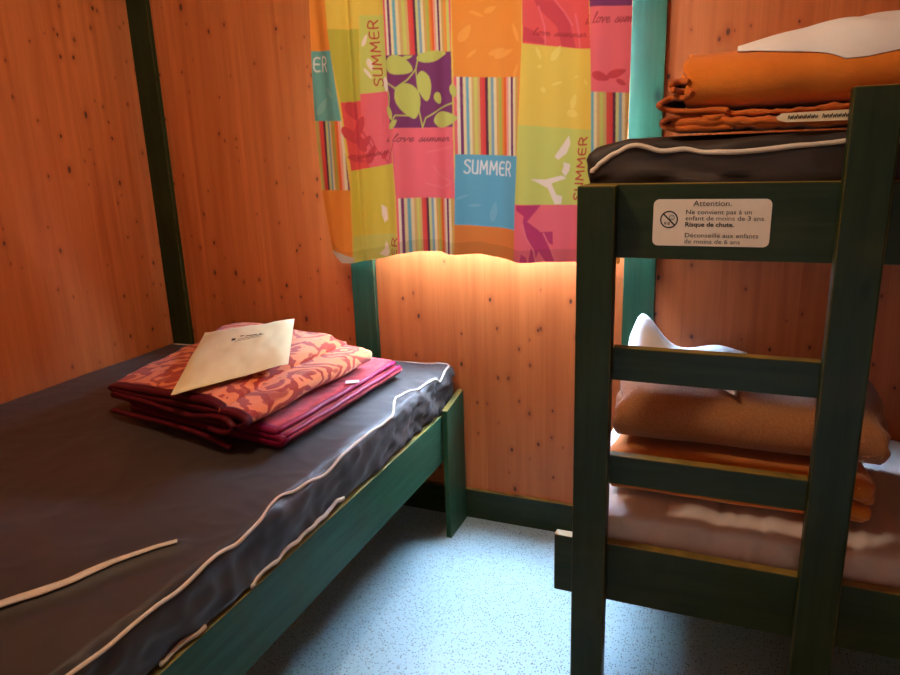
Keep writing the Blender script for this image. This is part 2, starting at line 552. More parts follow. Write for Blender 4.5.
# cloth print: millimetres along the window wall and up from the floor
HEM = [(906, 1089), (935, 1071), (988, 1035), (1034, 1035), (1156, 1055), (1218, 1074), (1297, 1082), (1374, 1082), (1431, 1076), (1523, 1078), (1595, 1063), (1666, 1055), (1752, 1058), (1859, 1057), (1974, 1058), (2058, 1060)]
LEFT = [(917, 2032), (916, 1938), (912, 1775), (902, 1542), (904, 1299), (920, 1153), (938, 1060)]
RIGHT = [(2011, 1880), (2007, 1828), (2008, 1666), (2007, 1576), (2006, 1467), (1995, 1103)]
PRINT = [
 ('p', 'orange', [(874, 2037), (988, 2023), (991, 1931), (1000, 1768), (887, 1777)]),
 ('p', 'teal', [(887, 1777), (1000, 1768), (1025, 1536), (876, 1543)]),
 ('s', '', [(876, 1543), (1025, 1536), (1038, 1298), (878, 1299)]),
 ('p', 'orange', [(878, 1299), (1038, 1298), (1032, 1006), (876, 1001)]),
 ('p', 'yellow', [(988, 2023), (1117, 2009), (1103, 1827), (994, 1836), (991, 1931)]),
 ('p', 'olive', [(994, 1836), (1103, 1830), (1094, 1600), (1026, 1597), (1000, 1768)]),
 ('p', 'red', [(1026, 1597), (1094, 1600), (1216, 1388), (1044, 1365)]),
 ('p', 'yellow', [(1117, 2009), (1209, 1998), (1204, 1864), (1107, 1873)]),
 ('p', 'lime', [(1107, 1873), (1204, 1864), (1208, 1626), (1095, 1623)]),
 ('p', 'pink', [(1095, 1623), (1208, 1626), (1216, 1388), (1109, 1374), (1092, 1470)]),
 ('p', 'yellowgreen', [(1044, 1365), (1216, 1388), (1214, 1146), (1038, 1133)]),
 ('p', 'lime', [(1038, 1133), (1214, 1146), (1223, 1013), (1032, 1006)]),
 ('s', '', [(1205, 1999), (1450, 1971), (1445, 1728), (1207, 1737)]),
 ('p', 'purple', [(1207, 1737), (1445, 1731), (1445, 1499), (1212, 1505)]),
 ('p', 'pink', [(1212, 1505), (1445, 1499), (1445, 1268), (1225, 1269)]),
 ('s', '', [(1225, 1269), (1445, 1268), (1440, 1020), (1223, 1013)]),
 ('p', 'orange', [(1450, 1971), (1681, 1944), (1679, 1640), (1450, 1655)]),
 ('s', '', [(1450, 1655), (1676, 1640), (1661, 1400), (1449, 1412)]),
 ('p', 'blue', [(1449, 1412), (1664, 1400), (1656, 1162), (1442, 1180)]),
 ('p', 'rust', [(1442, 1180), (1656, 1162), (1648, 1010), (1436, 1002)]),
 ('p', 'red', [(1681, 1944), (1878, 1922), (1891, 1705), (1683, 1736)]),
 ('p', 'yellow', [(1680, 1736), (1891, 1705), (1899, 1472), (1668, 1496)]),
 ('p', 'lime', [(1668, 1496), (1899, 1472), (1904, 1241), (1653, 1247)]),
 ('p', 'pink', [(1653, 1247), (1904, 1241), (1908, 1003), (1644, 993)]),
 ('p', 'purple', [(1878, 1922), (2027, 1905), (2030, 1810), (1886, 1821)]),
 ('p', 'pink', [(1886, 1821), (2030, 1813), (2039, 1572), (1896, 1583)]),
 ('s', '', [(1896, 1583), (2039, 1572), (2046, 1378), (1901, 1382)]),
 ('p', 'blue', [(1901, 1382), (2046, 1378), (2051, 1244), (1903, 1244)]),
 ('p', 'orange', [(1903, 1244), (2051, 1244), (2060, 1009), (1908, 1003)]),
 ('p', 'silver', [(905, 1082), (990, 1069), (1036, 1055), (1039, 988), (896, 983)]),
 ('p', 'leaf', [(1295, 1686), (1290, 1682), (1281, 1678), (1268, 1675), (1253, 1674), (1238, 1675), (1224, 1680), (1213, 1688), (1207, 1699), (1205, 1711), (1207, 1719), (1213, 1726), (1224, 1733), (1237, 1736), (1251, 1735), (1265, 1729), (1276, 1720), (1285, 1710), (1292, 1700), (1295, 1691)]),
 ('p', 'leaf', [(1428, 1727), (1426, 1724), (1418, 1720), (1405, 1715), (1390, 1711), (1372, 1708), (1353, 1707), (1336, 1708), (1323, 1712), (1313, 1717), (1310, 1722), (1312, 1727), (1320, 1733), (1333, 1738), (1349, 1741), (1368, 1742), (1386, 1740), (1403, 1737), (1416, 1734), (1425, 1730)]),
 ('p', 'leaf', [(1342, 1586), (1337, 1588), (1330, 1594), (1322, 1605), (1315, 1618), (1309, 1633), (1307, 1648), (1308, 1661), (1313, 1673), (1320, 1680), (1327, 1683), (1334, 1681), (1343, 1675), (1352, 1665), (1357, 1652), (1359, 1637), (1358, 1622), (1355, 1608), (1351, 1596), (1346, 1589)]),
 ('p', 'leaf', [(1295, 1532), (1288, 1533), (1277, 1540), (1264, 1551), (1252, 1566), (1242, 1583), (1237, 1600), (1238, 1617), (1245, 1632), (1256, 1642), (1266, 1647), (1278, 1646), (1292, 1640), (1305, 1629), (1314, 1614), (1319, 1596), (1318, 1577), (1314, 1560), (1308, 1546), (1301, 1536)]),
 ('p', 'leaf', [(1397, 1575), (1394, 1575), (1389, 1576), (1383, 1578), (1377, 1582), (1372, 1587), (1368, 1592), (1367, 1598), (1368, 1604), (1372, 1609), (1376, 1612), (1380, 1613), (1387, 1612), (1393, 1610), (1398, 1606), (1401, 1600), (1403, 1593), (1403, 1587), (1401, 1581), (1399, 1577)]),
 ('p', 'leaf', [(1459, 1526), (1457, 1522), (1451, 1516), (1441, 1509), (1428, 1503), (1413, 1499), (1399, 1499), (1385, 1501), (1374, 1508), (1366, 1516), (1364, 1523), (1366, 1531), (1372, 1539), (1382, 1546), (1395, 1550), (1410, 1550), (1425, 1547), (1439, 1542), (1450, 1536), (1457, 1531)]),
 ('p', 'leaf', [(1451, 1591), (1450, 1592), (1447, 1594), (1443, 1599), (1440, 1604), (1438, 1610), (1437, 1617), (1437, 1623), (1439, 1627), (1442, 1631), (1445, 1632), (1448, 1631), (1452, 1629), (1455, 1624), (1457, 1619), (1458, 1612), (1458, 1606), (1457, 1600), (1455, 1595), (1453, 1592)]),
 ('p', 'leaf', [(1222, 1529), (1220, 1530), (1216, 1533), (1211, 1537), (1207, 1543), (1203, 1551), (1200, 1558), (1199, 1565), (1200, 1571), (1202, 1576), (1204, 1577), (1208, 1577), (1213, 1575), (1217, 1570), (1221, 1563), (1224, 1556), (1225, 1548), (1225, 1541), (1224, 1535), (1223, 1531)]),
 ('p', 'leaf', [(1240, 1531), (1241, 1529), (1241, 1526), (1239, 1521), (1236, 1515), (1233, 1510), (1228, 1505), (1222, 1502), (1217, 1501), (1212, 1501), (1209, 1502), (1207, 1504), (1207, 1508), (1208, 1513), (1211, 1518), (1216, 1523), (1222, 1527), (1228, 1529), (1234, 1531), (1238, 1531)]),
 ('p', 'leaf', [(1297, 1732), (1297, 1731), (1294, 1729), (1291, 1727), (1286, 1724), (1280, 1722), (1274, 1721), (1268, 1720), (1263, 1720), (1260, 1722), (1258, 1723), (1259, 1725), (1261, 1727), (1265, 1729), (1270, 1731), (1276, 1733), (1282, 1733), (1288, 1733), (1293, 1733), (1296, 1733)]),
 ('l', 'leaf', [(1321, 1737), (1306, 1689), (1276, 1657), (1241, 1631), (1205, 1654)], 2.2),
 ('l', 'leaf', [(1306, 1689), (1313, 1612), (1312, 1556), (1322, 1505)], 2.2),
 ('l', 'leaf', [(1322, 1502), (1335, 1533), (1385, 1556), (1449, 1575)], 2.2),
 ('l', 'leaf', [(1241, 1631), (1247, 1580)], 2.2),
 ('l', 'leaf', [(1278, 1543), (1236, 1545), (1210, 1506)], 2.2),
 ('l', 'leaf', [(1205, 1654), (1216, 1604), (1208, 1561)], 2.2),
 ('p', 'crimson', [(1072, 1536), (1068, 1537), (1061, 1540), (1054, 1546), (1047, 1554), (1041, 1563), (1037, 1573), (1037, 1582), (1039, 1591), (1044, 1597), (1049, 1600), (1055, 1599), (1064, 1597), (1071, 1591), (1077, 1583), (1080, 1573), (1081, 1562), (1080, 1552), (1078, 1544), (1075, 1538)]),
 ('p', 'crimson', [(1099, 1549), (1101, 1546), (1102, 1539), (1102, 1530), (1100, 1518), (1096, 1506), (1090, 1494), (1083, 1484), (1074, 1477), (1066, 1474), (1060, 1473), (1057, 1477), (1054, 1484), (1054, 1494), (1057, 1505), (1064, 1517), (1072, 1528), (1081, 1537), (1089, 1544), (1096, 1548)]),
 ('p', 'crimson', [(1063, 1456), (1060, 1457), (1054, 1460), (1047, 1465), (1039, 1472), (1031, 1480), (1026, 1490), (1022, 1499), (1022, 1507), (1024, 1513), (1027, 1516), (1032, 1517), (1039, 1514), (1047, 1509), (1053, 1502), (1059, 1492), (1062, 1482), (1064, 1473), (1065, 1465), (1064, 1459)]),
 ('p', 'crimson', [(1118, 1484), (1119, 1482), (1120, 1477), (1118, 1471), (1116, 1464), (1112, 1456), (1107, 1449), (1101, 1443), (1094, 1440), (1088, 1439), (1084, 1440), (1082, 1442), (1080, 1448), (1081, 1454), (1085, 1461), (1090, 1468), (1097, 1474), (1104, 1479), (1110, 1482), (1115, 1484)]),
 ('p', 'crimson', [(1101, 1429), (1097, 1429), (1091, 1431), (1083, 1436), (1075, 1443), (1067, 1452), (1061, 1461), (1059, 1470), (1059, 1479), (1062, 1485), (1065, 1489), (1071, 1489), (1079, 1487), (1087, 1482), (1094, 1475), (1099, 1466), (1102, 1456), (1104, 1446), (1104, 1437), (1103, 1431)]),
 ('p', 'crimson', [(1136, 1451), (1138, 1449), (1139, 1443), (1139, 1435), (1137, 1425), (1134, 1415), (1129, 1405), (1123, 1397), (1116, 1391), (1109, 1388), (1104, 1388), (1101, 1391), (1099, 1397), (1099, 1405), (1101, 1415), (1106, 1425), (1113, 1434), (1121, 1441), (1127, 1447), (1133, 1450)]),
 ('p', 'crimson', [(1095, 1396), (1092, 1395), (1087, 1394), (1079, 1393), (1070, 1394), (1060, 1395), (1051, 1398), (1044, 1402), (1039, 1407), (1037, 1412), (1037, 1416), (1040, 1418), (1046, 1421), (1054, 1421), (1062, 1420), (1071, 1417), (1079, 1412), (1086, 1407), (1091, 1402), (1094, 1399)]),
 ('p', 'crimson', [(1192, 1432), (1193, 1430), (1192, 1427), (1191, 1423), (1188, 1417), (1185, 1412), (1180, 1408), (1175, 1405), (1170, 1403), (1165, 1403), (1162, 1404), (1161, 1407), (1160, 1411), (1162, 1415), (1165, 1420), (1170, 1424), (1175, 1428), (1181, 1430), (1186, 1432), (1190, 1433)]),
 ('l', 'crimson', [(1075, 1589), (1081, 1522), (1126, 1438)], 2.2),
 ('l', 'crimson', [(1120, 1480), (1143, 1434), (1193, 1388), (1223, 1454)], 2.0),
 ('p', 'crimson', [(1716, 1858), (1778, 1851), (1819, 1798), (1841, 1713), (1800, 1722), (1786, 1776), (1765, 1797), (1730, 1831)]),
 ('p', 'crimson', [(1688, 1785), (1730, 1763), (1758, 1729), (1684, 1741)]),
 ('l', 'pink', [(1778, 1851), (1806, 1818), (1830, 1779)], 2.2),
 ('l', 'pink', [(1730, 1838), (1748, 1780), (1751, 1729)], 2.5),
 ('l', 'pink', [(1839, 1809), (1850, 1758), (1854, 1715)], 2.5),
 ('p', 'crimson', [(1948, 1615), (1946, 1613), (1942, 1612), (1935, 1611), (1927, 1612), (1919, 1613), (1911, 1616), (1904, 1621), (1900, 1626), (1898, 1631), (1898, 1635), (1900, 1638), (1905, 1640), (1912, 1641), (1920, 1640), (1927, 1636), (1934, 1632), (1941, 1626), (1945, 1621), (1948, 1617)]),
 ('p', 'crimson', [(1996, 1639), (1996, 1637), (1993, 1633), (1988, 1629), (1981, 1624), (1973, 1620), (1965, 1618), (1957, 1617), (1949, 1618), (1944, 1621), (1941, 1623), (1942, 1627), (1944, 1632), (1949, 1636), (1956, 1640), (1965, 1642), (1974, 1643), (1982, 1643), (1989, 1642), (1994, 1641)]),
 ('p', 'crimson', [(1997, 1597), (1996, 1596), (1993, 1596), (1989, 1596), (1984, 1597), (1979, 1599), (1975, 1602), (1971, 1605), (1969, 1609), (1968, 1612), (1968, 1614), (1970, 1615), (1974, 1616), (1978, 1616), (1982, 1614), (1987, 1612), (1991, 1608), (1994, 1604), (1996, 1601), (1997, 1598)]),
 ('p', 'magenta', [(1659, 1244), (1738, 1244), (1697, 1192), (1731, 1163), (1761, 1127), (1784, 1058), (1754, 1057), (1731, 1093), (1719, 1056), (1700, 1055), (1708, 1104), (1682, 1177), (1686, 1210), (1659, 1228)]),
 ('p', 'magenta', [(1731, 1156), (1776, 1158), (1777, 1113), (1753, 1127)]),
 ('p', 'magenta', [(1669, 1054), (1677, 1085), (1693, 1074), (1699, 1055)]),
 ('l', 'pink2', [(1682, 1184), (1693, 1140), (1716, 1097), (1723, 1056)], 2),
 ('l', 'pink2', [(1746, 1152), (1768, 1105), (1784, 1061)], 2),
 ('p', 'pale', [(1823, 1458), (1806, 1432), (1781, 1395), (1792, 1385), (1817, 1404), (1828, 1434)]),
 ('p', 'pale', [(1807, 1377), (1828, 1370), (1825, 1350), (1814, 1333), (1803, 1347), (1809, 1364)]),
 ('p', 'pale', [(1707, 1327), (1753, 1325), (1803, 1336), (1818, 1327), (1771, 1312), (1786, 1277), (1805, 1270), (1802, 1246), (1782, 1246), (1760, 1297), (1731, 1314)]),
 ('p', 'pale', [(1158, 1116), (1168, 1100), (1172, 1076), (1163, 1058), (1128, 1067), (1152, 1088)]),
 ('p', 'pale', [(1148, 1246), (1170, 1235), (1174, 1196), (1158, 1181), (1148, 1211)]),
 ('p', 'cream2', [(1796, 1722), (1797, 1720), (1797, 1716), (1797, 1710), (1795, 1703), (1792, 1696), (1788, 1689), (1783, 1684), (1777, 1681), (1772, 1680), (1769, 1680), (1767, 1683), (1766, 1688), (1767, 1694), (1769, 1700), (1774, 1707), (1779, 1712), (1785, 1717), (1790, 1720), (1794, 1722)]),
 ('p', 'cream2', [(1842, 1581), (1843, 1580), (1844, 1576), (1845, 1571), (1845, 1564), (1845, 1557), (1843, 1550), (1840, 1545), (1837, 1540), (1833, 1538), (1830, 1538), (1828, 1540), (1826, 1544), (1825, 1549), (1825, 1556), (1827, 1562), (1830, 1569), (1834, 1574), (1837, 1578), (1840, 1581)]),
 ('p', 'cream2', [(1849, 1517), (1848, 1516), (1845, 1514), (1840, 1513), (1835, 1512), (1829, 1513), (1824, 1515), (1820, 1518), (1817, 1522), (1816, 1527), (1817, 1530), (1819, 1533), (1822, 1536), (1827, 1537), (1832, 1537), (1837, 1535), (1842, 1531), (1845, 1527), (1848, 1523), (1849, 1520)]),
 ('p', 'cream2', [(1750, 1589), (1749, 1589), (1746, 1589), (1744, 1590), (1741, 1592), (1738, 1594), (1737, 1597), (1736, 1600), (1736, 1603), (1738, 1605), (1739, 1606), (1741, 1607), (1744, 1606), (1747, 1605), (1749, 1603), (1751, 1600), (1752, 1597), (1752, 1594), (1751, 1591), (1751, 1590)]),
 ('p', 'cream2', [(1741, 1666), (1741, 1665), (1740, 1664), (1738, 1663), (1736, 1662), (1734, 1661), (1732, 1661), (1730, 1662), (1728, 1664), (1727, 1665), (1727, 1667), (1727, 1668), (1728, 1670), (1730, 1671), (1732, 1672), (1734, 1672), (1736, 1671), (1738, 1670), (1740, 1668), (1741, 1667)]),
 ('p', 'cream2', [(1803, 1619), (1803, 1618), (1801, 1616), (1798, 1614), (1793, 1612), (1788, 1610), (1783, 1609), (1779, 1608), (1775, 1608), (1772, 1609), (1770, 1610), (1771, 1611), (1772, 1613), (1776, 1616), (1780, 1617), (1785, 1619), (1790, 1620), (1795, 1620), (1799, 1620), (1802, 1619)]),
 ('p', 'cream2', [(1882, 1603), (1881, 1604), (1879, 1604), (1877, 1606), (1875, 1608), (1873, 1610), (1871, 1613), (1870, 1616), (1870, 1618), (1870, 1620), (1871, 1621), (1872, 1621), (1874, 1620), (1876, 1619), (1878, 1616), (1880, 1614), (1881, 1611), (1882, 1608), (1882, 1606), (1882, 1604)]),
 ('p', 'cream2', [(1738, 1687), (1736, 1687), (1734, 1690), (1731, 1694), (1728, 1698), (1726, 1704), (1723, 1710), (1722, 1715), (1722, 1720), (1722, 1723), (1723, 1724), (1725, 1723), (1727, 1721), (1730, 1717), (1733, 1712), (1735, 1706), (1737, 1701), (1738, 1695), (1738, 1691), (1738, 1688)]),
 ('p', 'cream2', [(1853, 1633), (1853, 1633), (1852, 1632), (1850, 1631), (1849, 1630), (1846, 1629), (1844, 1628), (1842, 1628), (1840, 1628), (1838, 1629), (1838, 1629), (1838, 1630), (1839, 1631), (1840, 1632), (1842, 1633), (1844, 1634), (1847, 1634), (1849, 1634), (1851, 1634), (1852, 1634)]),
 ('p', 'orange2', [(1504, 1807), (1506, 1805), (1506, 1800), (1505, 1792), (1503, 1784), (1499, 1776), (1494, 1768), (1487, 1762), (1480, 1759), (1473, 1758), (1469, 1759), (1466, 1763), (1464, 1769), (1465, 1776), (1468, 1784), (1474, 1791), (1481, 1797), (1488, 1802), (1496, 1806), (1501, 1807)]),
 ('p', 'orange2', [(1589, 1855), (1589, 1853), (1587, 1850), (1584, 1846), (1580, 1843), (1575, 1839), (1569, 1837), (1563, 1836), (1557, 1836), (1553, 1837), (1551, 1839), (1550, 1842), (1552, 1845), (1555, 1849), (1559, 1852), (1565, 1855), (1572, 1856), (1578, 1856), (1583, 1856), (1587, 1856)]),
 ('p', 'orange2', [(1550, 1828), (1548, 1828), (1544, 1828), (1538, 1829), (1531, 1831), (1523, 1834), (1516, 1837), (1509, 1840), (1504, 1844), (1502, 1847), (1501, 1848), (1503, 1849), (1507, 1849), (1513, 1848), (1520, 1846), (1528, 1843), (1535, 1839), (1541, 1836), (1546, 1832), (1549, 1830)]),
 ('p', 'orange2', [(1617, 1729), (1617, 1728), (1614, 1725), (1608, 1721), (1601, 1717), (1593, 1714), (1584, 1712), (1576, 1711), (1569, 1712), (1564, 1714), (1562, 1716), (1562, 1718), (1565, 1722), (1571, 1726), (1578, 1729), (1587, 1731), (1596, 1732), (1604, 1732), (1611, 1731), (1616, 1730)]),
 ('p', 'orange2', [(1525, 1734), (1525, 1732), (1523, 1730), (1520, 1726), (1516, 1722), (1511, 1718), (1506, 1714), (1500, 1712), (1496, 1710), (1492, 1710), (1490, 1711), (1490, 1713), (1491, 1716), (1494, 1719), (1498, 1723), (1504, 1727), (1510, 1730), (1515, 1732), (1520, 1733), (1524, 1734)]),
 ('p', 'orange2', [(1650, 1722), (1649, 1720), (1645, 1717), (1638, 1713), (1629, 1708), (1619, 1705), (1608, 1702), (1598, 1701), (1590, 1701), (1583, 1703), (1581, 1705), (1581, 1709), (1585, 1713), (1592, 1717), (1601, 1721), (1612, 1723), (1623, 1725), (1633, 1725), (1642, 1725), (1647, 1724)]),
 ('p', 'orange2', [(1670, 1741), (1669, 1742), (1665, 1745), (1661, 1751), (1657, 1759), (1653, 1767), (1649, 1776), (1647, 1784), (1647, 1790), (1647, 1795), (1649, 1796), (1651, 1796), (1655, 1792), (1659, 1786), (1663, 1779), (1666, 1770), (1669, 1761), (1670, 1753), (1671, 1747), (1671, 1742)]),
 ('p', 'orange2', [(1667, 1679), (1668, 1678), (1668, 1675), (1667, 1669), (1666, 1663), (1664, 1656), (1661, 1650), (1658, 1644), (1655, 1640), (1652, 1638), (1650, 1638), (1649, 1639), (1648, 1643), (1649, 1648), (1650, 1654), (1653, 1661), (1657, 1667), (1660, 1672), (1663, 1676), (1666, 1679)]),
 ('p', 'blue2', [(1531, 1242), (1530, 1241), (1526, 1240), (1521, 1239), (1514, 1238), (1507, 1237), (1500, 1237), (1493, 1238), (1488, 1239), (1484, 1241), (1483, 1242), (1484, 1244), (1488, 1245), (1493, 1247), (1500, 1248), (1507, 1247), (1515, 1247), (1521, 1246), (1526, 1244), (1530, 1243)]),
 ('p', 'blue2', [(1577, 1253), (1578, 1251), (1580, 1246), (1581, 1238), (1582, 1229), (1582, 1218), (1580, 1208), (1576, 1199), (1572, 1193), (1567, 1188), (1563, 1187), (1560, 1190), (1557, 1195), (1556, 1203), (1556, 1212), (1558, 1222), (1562, 1232), (1566, 1241), (1571, 1247), (1574, 1251)]),
 ('p', 'blue2', [(1487, 1278), (1486, 1277), (1484, 1275), (1480, 1272), (1475, 1270), (1470, 1267), (1464, 1265), (1458, 1264), (1453, 1264), (1450, 1265), (1449, 1266), (1449, 1267), (1451, 1270), (1455, 1273), (1460, 1275), (1466, 1277), (1472, 1278), (1478, 1279), (1482, 1279), (1486, 1279)]),
 ('p', 'teal2', [(963, 1617), (964, 1614), (964, 1609), (961, 1601), (957, 1592), (952, 1583), (945, 1574), (937, 1567), (928, 1562), (921, 1560), (917, 1561), (915, 1564), (914, 1570), (916, 1578), (922, 1586), (929, 1595), (938, 1603), (947, 1609), (954, 1614), (960, 1616)]),
 ('p', 'teal2', [(996, 1613), (994, 1614), (990, 1615), (985, 1618), (979, 1622), (973, 1627), (968, 1632), (965, 1638), (963, 1643), (963, 1647), (965, 1649), (968, 1650), (972, 1648), (978, 1646), (983, 1641), (988, 1636), (992, 1630), (995, 1624), (996, 1619), (997, 1615)]),
 ('p', 'pale', [(1144, 1695), (1142, 1695), (1138, 1698), (1134, 1702), (1130, 1707), (1126, 1713), (1124, 1719), (1123, 1725), (1124, 1730), (1127, 1734), (1130, 1736), (1133, 1735), (1137, 1733), (1142, 1729), (1145, 1724), (1147, 1718), (1148, 1711), (1148, 1705), (1147, 1700), (1146, 1696)]),
 ('p', 'pale', [(1131, 1813), (1132, 1811), (1132, 1808), (1132, 1803), (1130, 1797), (1128, 1791), (1125, 1785), (1121, 1780), (1117, 1777), (1113, 1775), (1111, 1775), (1109, 1777), (1109, 1780), (1109, 1785), (1111, 1791), (1114, 1796), (1118, 1802), (1122, 1807), (1126, 1810), (1130, 1812)]),
 ('p', 'pale', [(1204, 1622), (1202, 1624), (1199, 1627), (1195, 1632), (1192, 1639), (1189, 1646), (1188, 1654), (1189, 1661), (1191, 1667), (1194, 1670), (1197, 1672), (1200, 1671), (1204, 1668), (1208, 1663), (1210, 1656), (1211, 1648), (1211, 1640), (1209, 1633), (1208, 1628), (1206, 1624)]),
 ('p', 'pale', [(1142, 1670), (1140, 1670), (1136, 1672), (1132, 1675), (1126, 1679), (1121, 1684), (1116, 1690), (1112, 1695), (1110, 1700), (1110, 1703), (1111, 1705), (1113, 1705), (1117, 1704), (1122, 1701), (1127, 1696), (1132, 1691), (1136, 1685), (1139, 1680), (1141, 1675), (1142, 1672)]),
 ('l', 'pink2', [(1330, 1421), (1396, 1430), (1437, 1436)], 1.6),
 ('l', 'pink2', [(1353, 1377), (1377, 1347), (1433, 1324)], 1.6),
 ('l', 'pink2', [(1325, 1318), (1391, 1302), (1433, 1317)], 1.6),
 ('t', 'darkred', 'SUMMER', [(1187, 1642), (1176, 1852), (1149, 1645)], 1.5),
 ('t', 'white', 'SUMMER', [(1473, 1351), (1636, 1337), (1476, 1393)], 1.35),
 ('t', 'darkred', 'SUMMER', [(1867, 1257), (1886, 1452), (1839, 1257)], 1.4),
 ('t', 'darkred', 'SUMMER', [(1198, 888), (1221, 1131), (1166, 887)], 1.4),
 ('t', 'white', 'SUMMER', [(757, 1721), (978, 1703), (760, 1766)], 1.5),
 ('t', 'plum', 'i love summer', [(1190, 1461), (1431, 1454), (1192, 1485)], 1.0),
 ('t', 'wine', 'love summer', [(1713, 1759), (1875, 1740), (1713, 1778)], 0.9),
 ('t', 'wine', 'i love summer', [(1873, 1776), (2054, 1769), (1873, 1805)], 1.0),
 ('t', 'wine', 'summer', [(1066, 1406), (1199, 1421), (1068, 1429)], 0.9),
]
# ------------------------------------------------------------------ room shell
RX, RY, RZ = 4.06, -3.3, 2.42
WX0, WX1, WZ0, WZ1 = 1.075, 1.972, 1.072, 1.985           # window opening


def struct(o):
    o['kind'] = 'structure'
    return o


struct(box('floor', -.06, RX + .06, RY - .06, .06, -.06, 0, 'floor', bev=0))
struct(box('ceiling', -.06, RX + .06, RY - .06, .06, RZ, RZ + .06, 'ceil', bev=0))
struct(box('wall_left', -.06, 0, RY - .06, .06, 0, RZ, 'pine', bev=0))
struct(box('wall_right', RX, RX + .06, RY - .06, .06, 0, RZ, 'pine', bev=0))
DX0, DX1, DZ = 1.75, 2.85, 2.08                             # doorway added unseen behind the camera, letting in frontal fill light
bm = bmesh.new()
for a in ((0, DX0, 0, RZ), (DX1, RX, 0, RZ), (DX0, DX1, DZ, RZ)):
    add_box(bm, a[0], a[1], RY - .06, RY, a[2], a[3])
struct(link('wall_rear', bm, 'pine'))
bm = bmesh.new()
for a in ((DX0 - .08, DX0, 0, DZ + .08), (DX1, DX1 + .08, 0, DZ + .08), (DX0, DX1, DZ, DZ + .08)):
    add_box(bm, a[0], a[1], RY, RY + .022, a[2], a[3], .002)
struct(link('trim_5', bm, 'gz'))
bm = bmesh.new()
for a in ((0, WX0, 0, RZ), (WX1, RX, 0, RZ), (WX0, WX1, 0, WZ0), (WX0, WX1, WZ1, RZ)):
    add_box(bm, a[0], a[1], 0, .06, a[2], a[3])
struct(link('wall_back', bm, 'pine'))
struct(box('trim_1', .002, .106, -.022, 0, 0, RZ, 'gz', bev=.002))
struct(box('trim_2', .9525, 1.0512, -.022, 0, .123, RZ, 'tz', bev=.002))
struct(box('trim_3', 1.9941, 2.097, -.022, 0, .123, RZ, 'tz', bev=.002))
struct(box('trim_4', 1.0512, 1.9941, -.03, 0, 2.06, 2.14, 'gx', bev=.002))
struct(box('baseboard_back', .106, RX, -.02, 0, 0, .123, 'gx', bev=.003))
struct(box('baseboard_left', 0, .02, RY, -.022, 0, .123, 'gy', bev=.003))
win = tag(thing('window_1', None, None, (1.52, .03, WZ0)), kind='structure')
bm = bmesh.new()
for a in ((WX0, WX0 + .05, WZ0, WZ1), (WX1 - .05, WX1, WZ0, WZ1), (WX0 + .05, WX1 - .05, WZ0, WZ0 + .02), (WX0 + .05, WX1 - .05, WZ1 - .05, WZ1)):
    add_box(bm, a[0], a[1], .012, .05, a[2], a[3], .003)
link('window_frame', bm, 'frame', win)
box('window_pane', WX0 + .05, WX1 - .05, .028, .032, WZ0 + .02, WZ1 - .05, 'glass', win, 0)

# ------------------------------------------------------------------ printed curtain
PAL = dict(orange=(242, 150, 50), yellow=(236, 206, 84), yellowgreen=(222, 208, 72), olive=(196, 190, 66), lime=(206, 212, 104), red=(236, 84, 86), pink=(242, 108, 122),
           teal=(104, 180, 176), blue=(96, 178, 208), rust=(226, 130, 50), purple=(122, 42, 104), leaf=(196, 204, 100), crimson=(212, 62, 78), wine=(160, 24, 46),
           magenta=(196, 44, 104), pale=(246, 232, 214), cream2=(244, 222, 110), orange2=(250, 168, 70), blue2=(120, 190, 214), teal2=(126, 192, 186),
           pink2=(246, 128, 136), silver=(214, 214, 206), darkred=(184, 20, 50), white=(240, 244, 240), plum=(96, 20, 50))
STRIPES = ['pink', (238, 230, 200), 'purple', (236, 222, 170), (110, 180, 200), (236, 222, 170), (214, 180, 110), (206, 212, 104), (214, 180, 110), (224, 80, 70), (226, 60, 60), (90, 30, 60),
           (206, 212, 140), (130, 170, 190), (236, 222, 170), (214, 170, 90), (180, 190, 80), (236, 140, 50), (236, 100, 40), (242, 170, 150), (238, 230, 200), 'purple',
           (236, 222, 170), (214, 170, 90), (240, 150, 60), (206, 212, 104)]
GLYPH = {  # single-stroke letters in a unit box, tall and narrow poster style
    'S': (.55, [[(.52, .88), (.42, .98), (.2, .98), (.08, .86), (.1, .7), (.3, .56), (.48, .42), (.52, .2), (.4, .02), (.15, .0), (.04, .12)]]),
    'U': (.6, [[(.06, 1), (.06, .2), (.16, .03), (.36, .0), (.5, .1), (.54, .3)], [(.54, 1), (.54, 0)]]),
    'M': (.75, [[(.05, 0), (.1, 1), (.37, .35), (.64, 1), (.7, 0)]]),
    'E': (.55, [[(.5, .96), (.25, 1), (.08, .85), (.05, .5), (.08, .15), (.25, 0), (.5, .04)], [(.05, .52), (.45, .52)]]),
    'R': (.6, [[(.06, 0), (.06, 1), (.38, 1), (.52, .84), (.48, .62), (.3, .52), (.06, .5)], [(.3, .52), (.55, 0)]]),
}
